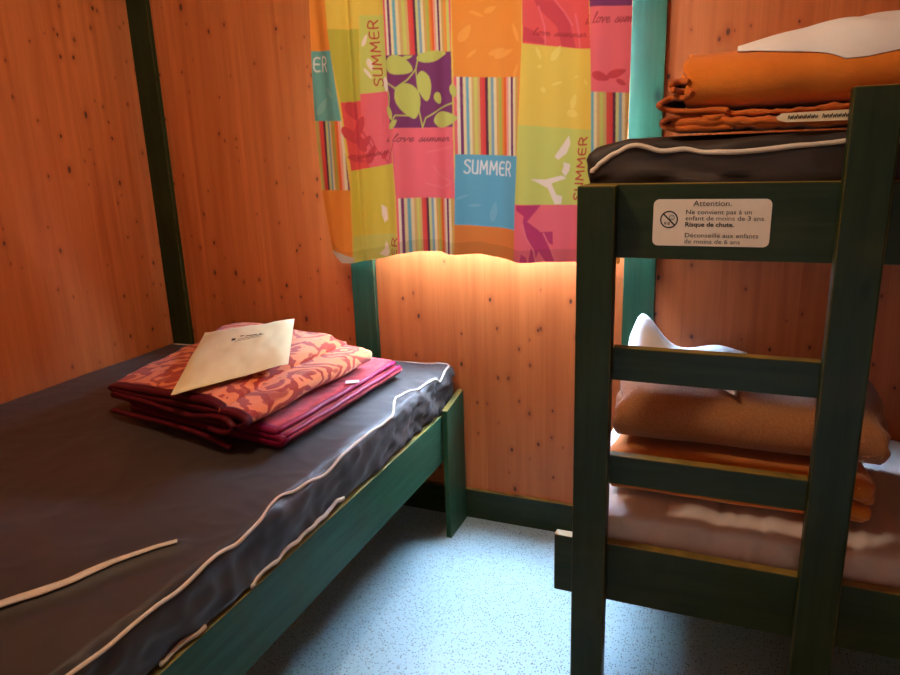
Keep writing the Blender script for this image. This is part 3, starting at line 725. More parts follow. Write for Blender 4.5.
SCRIPT = {  # joined handwriting
    'i': (.32, [[(0, 0), (.14, .5), (.1, .1), (.18, 0), (.32, .12)], [(.2, .72), (.22, .76)]]), 'l': (.35, [[(0, .05), (.28, .8), (.3, 1), (.2, .95), (.08, .2), (.16, 0), (.35, .12)]]),
    'o': (.42, [[(.3, .5), (.1, .45), (.04, .15), (.16, 0), (.32, .15), (.3, .48), (.42, .42)]]), 'v': (.42, [[(0, .4), (.1, .5), (.14, 0), (.34, .5), (.42, .42)]]),
    'e': (.38, [[(0, .18), (.26, .34), (.22, .5), (.08, .38), (.08, .06), (.2, 0), (.38, .16)]]), 's': (.38, [[(0, .08), (.24, .5), (.28, .12), (.14, 0), (.04, .06)], [(.24, .02), (.38, .14)]]),
    'u': (.48, [[(0, .12), (.12, .5), (.08, .1), (.18, 0), (.36, .5), (.32, .08), (.48, .12)]]), 'm': (.66, [[(0, .1), (.1, .5), (.06, 0), (.22, .46), (.3, .42), (.28, 0), (.44, .46), (.52, .42), (.5, .04), (.66, .12)]]),
    'r': (.4, [[(0, .1), (.12, .52), (.14, .42), (.28, .46), (.24, .1), (.4, .1)]]), ' ': (.4, []),
}


def curtain():
    U, V = 500, 440
    hx, hz = np.array([p[0] for p in HEM]) / 1000, np.array([p[1] for p in HEM]) / 1000
    TOP = 2.045
    s = np.linspace(0, 1, U)[None, :].repeat(V, 0)
    t = np.linspace(0, 1, V)[:, None].repeat(U, 1)
    lz, lx = np.array([p[1] for p in LEFT][::-1]) / 1000, np.array([p[0] for p in LEFT][::-1]) / 1000
    rz, rx = np.array([p[1] for p in RIGHT][::-1]) / 1000, np.array([p[0] for p in RIGHT][::-1]) / 1000
    Z = 1.06 + (TOP - 1.06) * t
    for _ in range(3):
        xl, xr = np.interp(Z, lz, lx), np.interp(Z, rz, rx)
        X = xl + (xr - xl) * s
        zb = np.interp(X, hx, hz)
        Z = zb + (TOP - zb) * t
    # soft gathered folds, deeper towards the hem and at the bunched left side
    amp = .011 + .010 * (1 - t)
    ph = X * 27 + .5 * np.sin(X * 9 + 1)
    Y = -.12 - amp * (np.sin(ph) + .35 * np.sin(ph * 2.1 + 1.3)) - .014 * np.exp(-((X - 1.085) / .02) ** 2) + .012 * np.exp(-((X - 1.06) / .014) ** 2)
    Y += .006 * np.sin(X * 70 + Z * 6) * np.exp(-((X - .93) / .06) ** 2)
    X3, Y3, Z3 = X, Y, Z
    K = 3                                                   # the print is worked out finer than the mesh, then averaged

    def finer(A):
        a = np.stack([np.interp((np.arange(U * K) - (K - 1) / 2) / K, np.arange(U), r) for r in A])
        return np.stack([np.interp((np.arange(V * K) - (K - 1) / 2) / K, np.arange(V), c) for c in a.T]).T
    X, Z, zb = finer(X), finer(Z), finer(zb)
    col = np.zeros((V * K, U * K, 3))
    col[:] = lin(PAL['yellow'])[:3]

    def rgb(c):
        return np.array(lin(PAL[c] if isinstance(c, str) else c)[:3])

    def inside(P):
        P = np.array(P) / 1000
        box_ = np.nonzero((X > P[:, 0].min()) & (X < P[:, 0].max()) & (Z > P[:, 1].min()) & (Z < P[:, 1].max()))
        x, z = X[box_], Z[box_]
        r = np.zeros(x.shape, bool)
        for (x0, z0), (x1, z1) in zip(P, np.roll(P, -1, 0)):
            if z0 == z1:
                continue
            c = (z0 > z) != (z1 > z)
            r ^= c & (x < (x1 - x0) * (z - z0) / (z1 - z0) + x0)
        return box_[0][r], box_[1][r]

    def pen(P, r, c):
        P = np.array(P) / 1000
        m = (X > P[:, 0].min() - .02) & (X < P[:, 0].max() + .02) & (Z > P[:, 1].min() - .02) & (Z < P[:, 1].max() + .02)
        x, z = X[m], Z[m]
        if not len(x):
            return
        d = np.full(x.shape, 9.)
        for (x0, z0), (x1, z1) in zip(P, P[1:]):
            l2 = max((x1 - x0) ** 2 + (z1 - z0) ** 2, 1e-9)
            q = np.clip(((x - x0) * (x1 - x0) + (z - z0) * (z1 - z0)) / l2, 0, 1)
            d = np.minimum(d, np.hypot(x - x0 - q * (x1 - x0), z - z0 - q * (z1 - z0)))
        f = np.clip((r + .0012 - d) / .0024, 0, 1)[:, None]
        col[m] = col[m] * (1 - f) + rgb(c) * f

    for it in PRINT:
        if it[0] == 'p':
            col[inside(it[2])] = rgb(it[1])
        elif it[0] == 's':
            (ax, az), (bx, bz), (cx, cz), (dx, dz) = [(x / 1000, z / 1000) for x, z in it[2]]
            m = inside(it[2])
            q = (Z[m] - dz) / (az - dz)
            x0, x1 = dx + (ax - dx) * q, cx + (bx - cx) * q
            k = (X[m] - x0) / .235 * len(STRIPES)
            if bx - ax < .18:
                k = k + 4
            pal = np.array([rgb(c) for c in STRIPES])
            col[m] = pal[np.floor(k).astype(int) % len(STRIPES)]
        elif it[0] == 'l':
            pen(it[2], it[3] / 1000, it[1])
        else:
            _, c, word, bx, r = it
            o, ex, ey = [np.array(b, float) for b in bx]
            ex, ey = ex - o, ey - o
            script = word.islower()
            G = SCRIPT if script else GLYPH
            gap = 0 if script else .16
            tot = sum(G[ch][0] + gap for ch in word) - gap
            a = 0.
            for ch in word:
                wd, st = G[ch]
                for path in st:
                    P = []
                    for i, (px, py) in enumerate(path):
                        P.append(o + ex * (a + px + (.18 * py if script else 0)) / tot + ey * py)
                    if len(P) > 2:
                        P = [np.array(p[:2]) for p in catmull([(p[0], p[1], 0) for p in P], 3)] if script or ch in 'SUER' else P
                    pen(P, r / 1000 * (1.2 if script else 1.75), c)
                a += wd + gap
    hemband = (Z < zb + .042) & (Z > zb + .002)
    col[hemband] *= np.array([.82, .84, .8])                # the hem is a double layer
    col = col.reshape(V, K, U, K, 3).mean((1, 3)) * .93 + np.array([.45, .42, .36]) * .07      # slightly faded
    X, Y, Z = X3, Y3, Z3
    co = np.stack([X, Y, Z], -1).reshape(-1, 3).astype(np.float32)
    idx = np.arange(U * V).reshape(V, U)
    q = np.stack([idx[:-1, :-1], idx[:-1, 1:], idx[1:, 1:], idx[1:, :-1]], -1).reshape(-1, 4)
    me = bpy.data.meshes.new('curtain')
    me.vertices.add(len(co))
    me.vertices.foreach_set('co', co.ravel())
    me.loops.add(q.size)
    me.loops.foreach_set('vertex_index', q.ravel().astype(np.int32))
    me.polygons.add(len(q))
    me.polygons.foreach_set('loop_start', np.arange(0, q.size, 4, dtype=np.int32))
    me.update(calc_edges=True)
    at = me.color_attributes.new('print', 'FLOAT_COLOR', 'POINT')
    at.data.foreach_set('color', np.concatenate([col.reshape(-1, 3), np.ones((U * V, 1))], 1).astype(np.float32).ravel())
    o = link('curtain', me, 'curtain', None, True)
    return tag(o, 'colourful patchwork print curtain with stripes, leaves and summer lettering hanging over the window', 'curtain')


curtain()

# ------------------------------------------------------------------ low bed on the left
bed = thing('bed_frame', 'low green wooden bed frame under the dark mattress along the left wall', 'bed frame', (.72, -1.05, 0))
XR = 1.41


def leg(x0, x1, y0, y1, h0, h1):
    bm = bmesh.new()
    add_box(bm, x0, x1, y0, y1, 0, h1, .003)
    for v in bm.verts:                                   # the top slopes down towards the room
        if v.co.z > h1 - .02:
            v.co.z -= (h1 - h0) * (1 - (v.co.y - y0) / (y1 - y0))
    return link('leg', bm, 'bz', bed)


leg(XR - .022, XR, -.190, -.026, .515, .545)
leg(.004, .026, -.190, -.066, .46, .46)
leg(XR - .022, XR, -2.17, -2.02, .50, .50)
leg(.004, .026, -2.12, -2.02, .46, .46)
box('side_rail', XR - .052, XR - .024, -2.15, -.04, .312, .492, 'by', bed, .003)
box('side_rail', .006, .034, -2.02, -.19, .312, .466, 'gy', bed, .003)
box('end_rail', .034, XR - .052, -.062, -.036, .36, .466, 'gx', bed, .003)
box('end_rail', .034, XR - .052, -2.15, -2.124, .36, .466, 'gx', bed, .003)
bm = bmesh.new()
for i in range(13):
    y = -.12 - i * .158
    add_box(bm, .036, XR - .054, y - .045, y + .045, .453, .468, .002)
link('slat_base', bm, 'gx', bed)

MX0, MX1, MY0, MY1, MZ0, MZ1 = .012, 1.382, -2.12, -.04, .474, .632
tape_path = [Vector((x, y, .63)) for x, y in ((.96, -1.95), (1.075, -1.735), (1.122, -1.656), (1.175, -1.573), (1.208, -1.485), (1.248, -1.418), (1.282, -1.374))]


def left_disp(p, n):
    x, y, z = p
    up = max(n.z, 0)
    h = .006 * noise.noise(Vector((x * 2.2, y * 2.2, 1))) + .003 * noise.noise(Vector((x * 7, y * 5, 4)))
    h += .0035 * max(0, ridge(p, (5, 3.2, 4), 2.) - .45) + .0022 * max(0, ridge(p, (9, 14, 6), 5.) - .4)
    if z > .58:
        d = seg_dist(Vector((x, y, .63)), tape_path)
        h += .010 * math.exp(-(d / .022) ** 2) - .003 * math.exp(-((d - .045) / .03) ** 2) * (1 if (x - 1.2) * .55 - (y + 1.45) * .83 > -.5 else .4)
    # crumpled gathers at the window corner and along the rail side
    k = math.exp(-(((x - 1.36) / .10) ** 2 + ((y + .24) / .26) ** 2)) * (1 - .55 * up)
    q = Vector((x * 9 + y * 14, y * 11 - z * 24, z * 26))
    h += k * (.022 * (noise.noise(q) - .1) + .016 * (.6 - 2 * abs(noise.noise(q * 1.3))) + .006 * noise.noise(q * 3))
    if n.x > .3 and x > 1.2:
        h += .010 * noise.noise(Vector((y * 5, z * 16 + y * 3, 2.))) + .008 * ridge((y + z * 1.5, z - y * .5, 0), (9, 15, 1), 3.) - .007
    # the far edge by the wall is slightly raised
    q = p + n * h
    q.z = max(q.z, .472)
    if q.z < .50:
        q.x = min(q.x, 1.354)
    if q.z < .56 and (y > -.22 or y < -2.0):
        q.x = min(q.x, 1.384)
    if q.y > -.028:
        q.y = -.028
    q.x = max(q.x, .004)
    if z > .6 and .40 < x < 1.25 and -1.0 < y < -.1:
        q.z = min(q.z, .640)
    if z > .56:
        q.z += .012 * math.exp(-((y + .05) / .18) ** 2) * min(1, max(0, (x - .5) / .6))
    return q


mat_l = thing('mattress', 'dark brown mattress in a creased cover with off-white piping on the low bed', 'mattress', (.7, -1.08, MZ0))
bm = bmesh.new()
soft_box(bm, (MX0, MY0, MZ0), (MX1, MY1, MZ1), .028, .010, left_disp)
body = link('mattress_cover', bm, 'cover', mat_l, True)


def piping(o, pts, r, parent, lift=.0035, down=True, flat=.7, name='piping', m='piping'):
    dense = catmull(pts, 12)
    P, N = on_surface(o, dense, lift, down)
    for _ in range(3):                                      # the cord bridges small dents
        P = [P[0]] + [(a + b * 2 + c) / 4 for a, b, c in zip(P, P[1:], P[2:])] + [P[-1]]
        N = [N[0]] + [(a + b * 2 + c).normalized() for a, b, c in zip(N, N[1:], N[2:])] + [N[-1]]
    rr = [r * (1 + .25 * noise.noise(Vector((i * .11, r * 100, 3)))) for i in range(len(P))] if not isinstance(r, (list, tuple)) else [r[0] + (r[1] - r[0]) * i / (len(P) - 1) for i in range(len(P))]
    bm = bmesh.new()
    add_tube(bm, P, rr, 8, N, flat)
    return link(name, bm, m, parent, True)


piping(body, [(.03, -.05, .64), (.5, -.052, .64), (.85, -.05, .64), (1.10, -.05, .65), (1.30, -.05, .65), (1.365, -.062, .64), (1.375, -.12, .63), (1.368, -.22, .63), (1.330, -.36, .63), (1.322, -.42, .63),
              (1.372, -.55, .63), (1.372, -.717, .63), (1.376, -.95, .62), (1.362, -1.10, .62), (1.36, -1.14, .62), (1.374, -1.22, .62), (1.374, -1.33, .62), (1.374, -1.5, .62), (1.374, -1.7, .62), (1.374, -2.05, .62)], .0042, mat_l)
piping(body, [(1.40, -.87, .512), (1.40, -.95, .517), (1.40, -1.03, .512), (1.40, -1.113, .508), (1.40, -1.176, .503), (1.40, -1.24, .499), (1.40, -1.285, .493)], .006, mat_l, .003, False)
piping(body, [(1.40, -1.43, .500), (1.40, -1.47, .497), (1.40, -1.55, .49)], .006, mat_l, .003, False)
piping(body, tape_path, [.017, .0075], mat_l, .003, True, .3, 'zip_tape')

# ------------------------------------------------------------------ red blankets and packet on the low bed
ZB = .646
bl = thing('blanket', 'crimson pink folded blanket with magenta edging, lowest on the low bed', 'blanket', (.85, -.5, ZB), None)
low_prof = [(.02, .012), (.5, .011), (.93, .012), (.985, .021), (.95, .030), (.5, .030), (.06, .031), (.03, .038), (.08, .046), (.5, .048), (.955, .046)]
cl = [(.56, -.80), (1.225, -.90), (.50, -.15), (1.250, -.215)]
bm = bmesh.new()
folded(bm, low_prof, cl, ZB, .014, 40, .004, .02, 8.)
link('fleece', bm, 'floral2', bl, True)
bm = bmesh.new()
folded(bm, low_prof, cl, ZB, .014, 3, .004, 0, 8., -.012, .03, .0022)
for dz, dx, r in ((.047, -.028, .0105), (.034, -.004, .009), (.016, -.012, .009)):          # edging along the long free edges on the right
    edge = []
    for i in range(24):
        v = .01 + .97 * i / 23
        a = Vector(cl[1]) * (1 - v) + Vector(cl[3]) * v
        edge.append(Vector((a.x + dx + .005 * noise.noise(Vector((v * 7, dz * 90, 1))), a.y, ZB + dz + .003 * noise.noise(Vector((v * 6, 4, dz * 70))))))
    add_tube(bm, edge, r, 8, None, .8)
link('binding', bm, 'binding2', bl, True)

bu = thing('blanket', 'orange and red leaf-patterned folded blanket under the cream packet', 'blanket', (.8, -.5, ZB + .056))
up_prof = [(.03, .011), (.5, .010), (.90, .012), (.985, .024), (1.005, .038), (.98, .052), (.90, .055), (.5, .036), (.1, .032), (.03, .040), (.06, .052), (.5, .060), (.72, .074), (.80, .073), (.845, .062)]
cu = [(.52, -.835), (1.145, -.950), (.42, -.13), (1.185, -.33)]
ZU = ZB + .060


def up_sag(a, v, h):
    return (.024 * math.exp(-((v - .93) / .16) ** 2) * math.exp(-((a - .2) / .3) ** 2) + .008) * min(1, h / .05) - .018 * max(0, .3 - v) / .3 * (h / .07) - .022 * max(0, .3 - a) / .3 * (h / .07) - .016 * math.exp(-((a - 1) / .25) ** 2) * max(0, v - .4) * (h / .07)


bm = bmesh.new()
folded(bm, up_prof, cu, ZU, .0165, 48, .008, .02, 8., sag=up_sag)
link('fleece', bm, 'floral', bu, True)
bm = bmesh.new()
folded(bm, up_prof, cu, ZU, .0165, 4, .008, 0., 8., -.014, .028, .0022, sag=up_sag)
for line in ([(.55, -.842, .722), (.66, -.868, .722), (.75, -.886, .722), (.84, -.904, .718), (.931, -.922, .718), (1.02, -.94, .734), (1.08, -.955, .738), (1.108, -.962, .722), (1.09, -.960, .704), (1.05, -.952, .697), (1.01, -.944, .700)],
             [(.535, -.845, .662), (.676, -.874, .666), (.812, -.900, .672), (.921, -.922, .672), (1.023, -.942, .664), (1.085, -.955, .655)]):
    pts = catmull(line, 6)
    add_tube(bm, pts, .0105, 8, None, .75)
link('binding', bm, 'binding', bu, True)
bm = bmesh.new()
# small woven tag sewn to the lower blanket
T0 = Vector((1.205, -.49, ZB + .060))
add_box(bm, -.022, .022, -.012, .012, -.001, .001, .0005)
for v in bm.verts:
    v.co = Matrix.Rotation(.5, 3, 'Z') @ v.co + T0
tagob = link('care_tag', bm, 'pale_tag', bl)
tag(tagob, 'small white woven care tag')

fl = [o for o in bu.children if o.name.startswith('fleece')][0]
# packet: soft flat pouch lying on the blanket
PK = [Vector((.51, -.37)), Vector((.775, -.17)), Vector((1.10, -.68)), Vector((.905, -.965))]
bvh = BVHTree.FromPolygons([v.co.copy() for v in fl.data.vertices], [tuple(p.vertices) for p in fl.data.polygons])
N = 26
ztab = []
for j in range(N + 1):
    row = []
    for i in range(N + 1):
        a, b = i / N, j / N
        p = (PK[0] * (1 - a) + PK[1] * a) * (1 - b) + (PK[3] * (1 - a) + PK[2] * a) * b
        hit = bvh.ray_cast(Vector((p.x, p.y, 1.2)), Vector((0, 0, -1)))
        row.append((p, hit[0].z if hit[0] and hit[0].z > ZU + .02 else None))
    ztab.append(row)
good = [z for r in ztab for _, z in r if z]
# best plane through the support heights
A = np.array([[p.x, p.y, 1] for r in ztab for p, z in r if z])
ab = np.linalg.lstsq(A, np.array(good), rcond=None)[0]
lift = max(z - (ab[0] * p.x + ab[1] * p.y + ab[2]) for r in ztab for p, z in r if z)


def pk(a, b, s):
    p = (PK[0] * (1 - a) + PK[1] * a) * (1 - b) + (PK[3] * (1 - a) + PK[2] * a) * b
    e = min(a, 1 - a, b, 1 - b)
    puff = .006 * min(1, e * 9) ** .6
    z = ab[0] * p.x + ab[1] * p.y + ab[2] + lift + .0022 + .005 * noise.noise(Vector((a * 4, b * 3, 2))) + .002 * noise.noise(Vector((a * 11, b * 9, 2))) + .0015 * ridge((a, b, 0), (6, 5, 1), 1.)
    return Vector((p.x, p.y, z + (puff if s else -.0012) + .003))


bm = bmesh.new()
for s in (0, 1):
    g = [[bm.verts.new(pk(i / N, j / N, s)) for i in range(N + 1)] for j in range(N + 1)]
    for j in range(N):
        for i in range(N):
            bm.faces.new((g[j][i], g[j][i + 1], g[j + 1][i + 1], g[j + 1][i]))
bmesh.ops.remove_doubles(bm, verts=bm.verts, dist=.0002)
# faint printed mark: a small emblem and two lines
kf = len(bm.faces)
for a0, a1, b0, b1 in ((.42, .70, .33, .338), (.40, .66, .36, .367), (.50, .62, .29, .305), (.36, .40, .30, .34), (.44, .48, .27, .285), (.64, .67, .30, .32)):
    q = [pk(a, b, 1) + Vector((0, 0, .0012)) for a, b in ((a0, b0), (a1, b0), (a1, b1), (a0, b1))]
    f = bm.faces.new([bm.verts.new(c) for c in q])
    f.material_index = 1
tag(link('packet', bm, ['packet', 'ink'], None, True), 'flat cream packet with a small dark print lying on the red patterned blanket', 'packet')

# ------------------------------------------------------------------ bunk bed on the right
BX1 = 3.98
bunk = thing('bunk_bed', 'dark green wooden bunk bed with ladder rungs and a warning sticker', 'bunk bed', (3.0, -.45, 0))
YF = -.83
box('ladder_post', 2.0073, 2.0892, YF, -.786, 0, 1.343, 'gz', bunk, .004)
bm = bmesh.new()
add_box(bm, 2.516, 2.600, YF, -.786, 0, 1.517, .005)
link('ladder_post', bm, 'gz', bunk)
for z0, z1 in ((.8995, .9786), (.636, .7104)):
    box('rung', 2.0892, 2.516, -.803, -.775, z0, z1, 'gx', bunk, .003)
box('upper_rail', 2.012, BX1, -.785, -.757, 1.1818, 1.344, 'gx', bunk, .003)
box('lower_rail', 1.9517, BX1, -.785, -.757, .2986, .4607, 'gx', bunk, .003)
box('end_rail', 2.012, 2.04, -.756, -.053, 1.1818, 1.234, 'gy', bunk, .003)
box('end_rail', 2.02, 2.048, -.756, -.053, .2986, .344, 'gy', bunk, .003)
box('back_rail', 2.04, BX1, -.052, -.024, 1.19, 1.245, 'gx', bunk, .003)
box('back_rail', 2.05, BX1, -.052, -.026, .2986, .355, 'gx', bunk, .003)
box('leg', 3.89, 3.98, -.054, -.026, 0, 1.18, 'gz', bunk, .003)
box('leg', 2.05, 2.14, -.080, -.054, 0, .298, 'gz', bunk, .003)
box('leg', 3.89, 3.98, YF, -.786, 0, 1.344, 'gz', bunk, .003)
for z in (.30, 1.19):
    bm = bmesh.new()
    for i in range(14):
        x = 2.10 + i * .138
        add_box(bm, x - .04, x + .04, -.756, -.053, z + .045, z + .06, .002)
    link('slat_base', bm, 'gy', bunk)

# warning sticker with its printing
bm = bmesh.new()
sx0, sx1, sz0, sz1, rr = 2.165, 2.398, 1.212, 1.311, .012
pts = []
for cx, cz, a0 in ((sx1 - rr, sz1 - rr, 0), (sx0 + rr, sz1 - rr, 90), (sx0 + rr, sz0 + rr, 180), (sx1 - rr, sz0 + rr, 270)):
    for k in range(7):
        a = math.radians(a0 + k * 15)
        pts.append((cx + rr * math.cos(a), cz + rr * math.sin(a)))
top = [bm.verts.new((x, -.7862, z)) for x, z in pts]
bot = [bm.verts.new((x, -.7852, z)) for x, z in pts]
bm.faces.new(top)
bm.faces.new(bot[::-1])
for i in range(len(pts)):
    j = (i + 1) % len(pts)
    bm.faces.new((top[i], bot[i], bot[j], top[j]))
bmesh.ops.recalc_face_normals(bm, faces=bm.faces)
YS = -.7866


def wline(s, x, z, size, align='LEFT', bold=False, stretch=1.):
    text_mesh(bm, s, size, Matrix.Translation((x, YS, z)) @ Matrix.Rotation(math.pi / 2, 4, 'X') @ Matrix.Scale(stretch, 4, (1, 0, 0)), 1, align, bold)


wline('Attention.', 2.284, 1.2965, .0165, 'CENTER', False, 1.12)
wline('Ne convient pas \u00e0 un', 2.231, 1.2795, .0135, stretch=1.13)
wline('enfant de moins de 3 ans.', 2.231, 1.2665, .0135, stretch=1.13)
wline('Risque de chute.', 2.231, 1.2535, .0135, 'LEFT', True, 1.08)
wline('D\u00e9conseill\u00e9 aux enfants', 2.231, 1.2305, .0135, stretch=1.13)
wline('de moins de 6 ans', 2.231, 1.2175, .0135, stretch=1.13)
C0 = (2.198, 1.268)


def flat_ring(cx, cz, r0, r1, n=36):
    a = [bm.verts.new((cx + r0 * math.cos(2 * math.pi * i / n), YS, cz + r0 * math.sin(2 * math.pi * i / n))) for i in range(n)] if r0 else None
    b = [bm.verts.new((cx + r1 * math.cos(2 * math.pi * i / n), YS, cz + r1 * math.sin(2 * math.pi * i / n))) for i in range(n)]
    if not a:
        bm.faces.new(b).material_index = 1
        return
    for i in range(n):
        bm.faces.new((a[i], b[i], b[(i + 1) % n], a[(i + 1) % n])).material_index = 1


def flat_bar(x0, z0, x1, z1, w):
    d = Vector((x1 - x0, z1 - z0)).normalized() * w / 2
    f = bm.faces.new([bm.verts.new((x, YS - .0002, z)) for x, z in ((x0 - d.y, z0 + d.x), (x1 - d.y, z1 + d.x), (x1 + d.y, z1 - d.x), (x0 + d.y, z0 - d.x))])
    f.material_index = 1


flat_ring(*C0, .0158, .0185)
flat_bar(C0[0] - .012, C0[1] + .012, C0[0] + .012, C0[1] - .012, .003)
flat_ring(C0[0] + .0055, C0[1] + .0045, .0045, .0056)          # child's head
for dx, dz in ((.004, .006), (.0072, .006)):
    flat_ring(C0[0] + dx, C0[1] + dz, 0, .0007, 8)
flat_bar(C0[0] + .0035, C0[1] + .0028, C0[0] + .0078, C0[1] + .0028, .0007)
for x, z in ((-.0075, -.007), (-.0005, -.0075)):
    flat_ring(C0[0] + x, C0[1] + z, .0012, .0024, 10)
    flat_bar(C0[0] + x - .002, C0[1] + z - .003, C0[0] + x + .003, C0[1] + z - .003, .0009)
st = bpy.data.meshes.new('warning_sticker')
bm.to_mesh(st)
bm.free()
tag(link('warning_sticker', st, ['sticker', 'black'], bunk), 'white warning sticker in French with a crossed-out child symbol')

# upper mattress
UMZ0, UMZ1 = 1.256, 1.442


def up_disp(p, n):
    x, y, z = p
    h = .006 * noise.noise(Vector((x * 3, y * 3, z * 4))) + .004 * noise.noise(Vector((x * 8, y * 8, z * 10)))
    if n.y < -.3:
        h += .011 * noise.noise(Vector((x * 5 + z * 6, z * 16 - x * 2, 3.))) + .008 * (ridge((x + z * 1.2, z, 0), (7, 15, 1), 1.) - .5)
    q = p + n * h
    q.z = min(max(q.z, 1.252), UMZ1 if (x > 2.12 and y > -.745) else 2)
    if q.z < 1.35:
        q.y = max(q.y, -.755)
        q.x = max(q.x, 2.0)
    q.y = min(q.y, -.024)
    e = math.exp(-((x - 2.0) / .07) ** 2)
    if z > 1.36:
        q.z -= .022 * e                                             # the corner slumps
        q.z -= .012 * math.exp(-((x - 2.27) / .13) ** 2) * math.exp(-((y + .76) / .1) ** 2)
    return q


mu = thing('mattress', 'dark brown mattress with white piping on the upper bunk', 'mattress', (2.95, -.4, UMZ0))
bm = bmesh.new()
soft_box(bm, (2.014, -.752, UMZ0), (3.96, -.03, UMZ1), .022, .0125, up_disp)
ub = link('mattress_cover', bm, 'cover_top', mu, True)
piping(ub, [(2.016, -.77, 1.365), (2.040, -.77, 1.385), (2.075, -.77, 1.411), (2.12, -.768, 1.420), (2.19, -.77, 1.411), (2.27, -.77, 1.402), (2.33, -.77, 1.403), (2.41, -.77, 1.410), (2.52, -.77, 1.422), (2.7, -.77, 1.42), (2.95, -.77, 1.42)], .0052, mu, .001, False)

# rust blanket on the upper bunk
rb = thing('blanket', 'rust orange blanket folded on the upper bunk with a paper name tag', 'blanket', (2.5, -.5, UMZ1))
YA, YBk = -.735, -.22
cr = [(2.165, YBk), (2.165, YA), (2.98, YBk), (2.98, YA)]


def prof_under():
    return [(.05, .010), (.5, .010), (.93, .010), (.985, .017), (.95, .026), (.5, .024), (.2, .026), (.12, .032), (.2, .040), (.6, .039), (.97, .040)]


def crinkle(a, v, h):
    return (.006 * noise.noise(Vector((v * 26, h * 60, 1))) + .004 * noise.noise(Vector((v * 60, h * 90, 4)))) * (1 if a > .8 else .2)


bm = bmesh.new()
folded(bm, prof_under(), [(2.185, YBk), (2.185, YA), (2.95, YBk), (2.95, YA)], UMZ1 + .003, .011, 110, .004, .02, 4., sag=crinkle)
link('lower_folds', bm, 'rust_shaded', rb, True)


def top_sag(a, v, h):
    return .020 * math.exp(-((v - .62) / .3) ** 2) * h / .1


bm = bmesh.new()
tp = [(.1, .012), (.5, .010), (.80, .012), (.93, .020), (.985, .045), (.99, .075), (.95, .103), (.86, .122), (.6, .138), (.3, .138), (.08, .120), (.02, .085), (.05, .045), (.2, .034), (.6, .036), (.86, .044), (.92, .066), (.86, .088), (.6, .1), (.25, .098), (.12, .08)]
folded(bm, [(a, h * .9) for a, h in tp], [(2.225, YBk), (2.218, YA), (2.98, YBk), (2.98, YA)], UMZ1 + .048, .016, 90, .006, .012, 12., sag=top_sag, stag=.02)
link('rolled_folds', bm, 'rust', rb, True)
# the ends of the inner layers, folded back on themselves at the window end
bm = bmesh.new()
fp = [(.95, .010), (.5, .009), (.16, .010), (.03, .020), (.14, .031), (.5, .030), (.8, .032), (.86, .040), (.8, .046), (.4, .046), (.12, .049), (-.02, .064), (.12, .078), (.30, .076), (.38, .083), (.30, .089), (.16, .092), (.10, .101), (.18, .110), (.32, .108)]
folded(bm, [(a, h * .98) for a, h in fp], [(2.166, YA - .006), (2.32, YA + .004), (2.180, -.40), (2.32, -.40)], UMZ1 + .004, .011, 24, .009, .02, 17.)
link('frayed_flaps', bm, 'rust_shaded', rb, True)
# handwritten paper strip tucked in the folds
bm = bmesh.new()
tx0, tx1 = 2.392, 2.53
outl = [(tx0, .0105), (tx0 + .01, .018), (tx1, .020), (tx1, .000), (tx0 + .02, .0005), (tx0 + .004, .005)]
TY, TZ = -.7565, UMZ1 + .017
f0 = [bm.verts.new((x, TY, TZ + z)) for x, z in outl]
f1 = [bm.verts.new((x, TY + .0012, TZ + z)) for x, z in outl]
bm.faces.new(f0)
bm.faces.new(f1[::-1])
for i in range(6):
    j = (i + 1) % 6
    bm.faces.new((f0[i], f1[i], f1[j], f0[j]))
bmesh.ops.recalc_face_normals(bm, faces=bm.faces)
x = tx0 + .022
for k in range(13):                                         # scribbled, unreadable handwriting
    if k == 7:
        x += .008
    p = catmull([(x, TY - .0006, TZ + .006), (x + .0015, TY - .0006, TZ + .0135 + .002 * rnd.random()), (x + .0045, TY - .0006, TZ + .0058), (x + .006, TY - .0006, TZ + .012), (x + .0075, TY - .0006, TZ + .007)], 3)
    add_tube(bm, p, .0007, 5, [Vector((0, -1, 0))] * len(p), .5, 1)
    x += .0076
tm = bpy.data.meshes.new('name_tag')
bm.to_mesh(tm)
bm.free()
tag(link('name_tag', tm, ['tag', 'ink'], rb), 'cream paper strip with dark handwriting')

# white bundle on the upper blanket
rf = [o for o in rb.children if o.name.startswith('rolled')][0]
bv = BVHTree.FromPolygons([v.co.copy() for v in rf.data.vertices], [tuple(p.vertices) for p in rf.data.polygons])


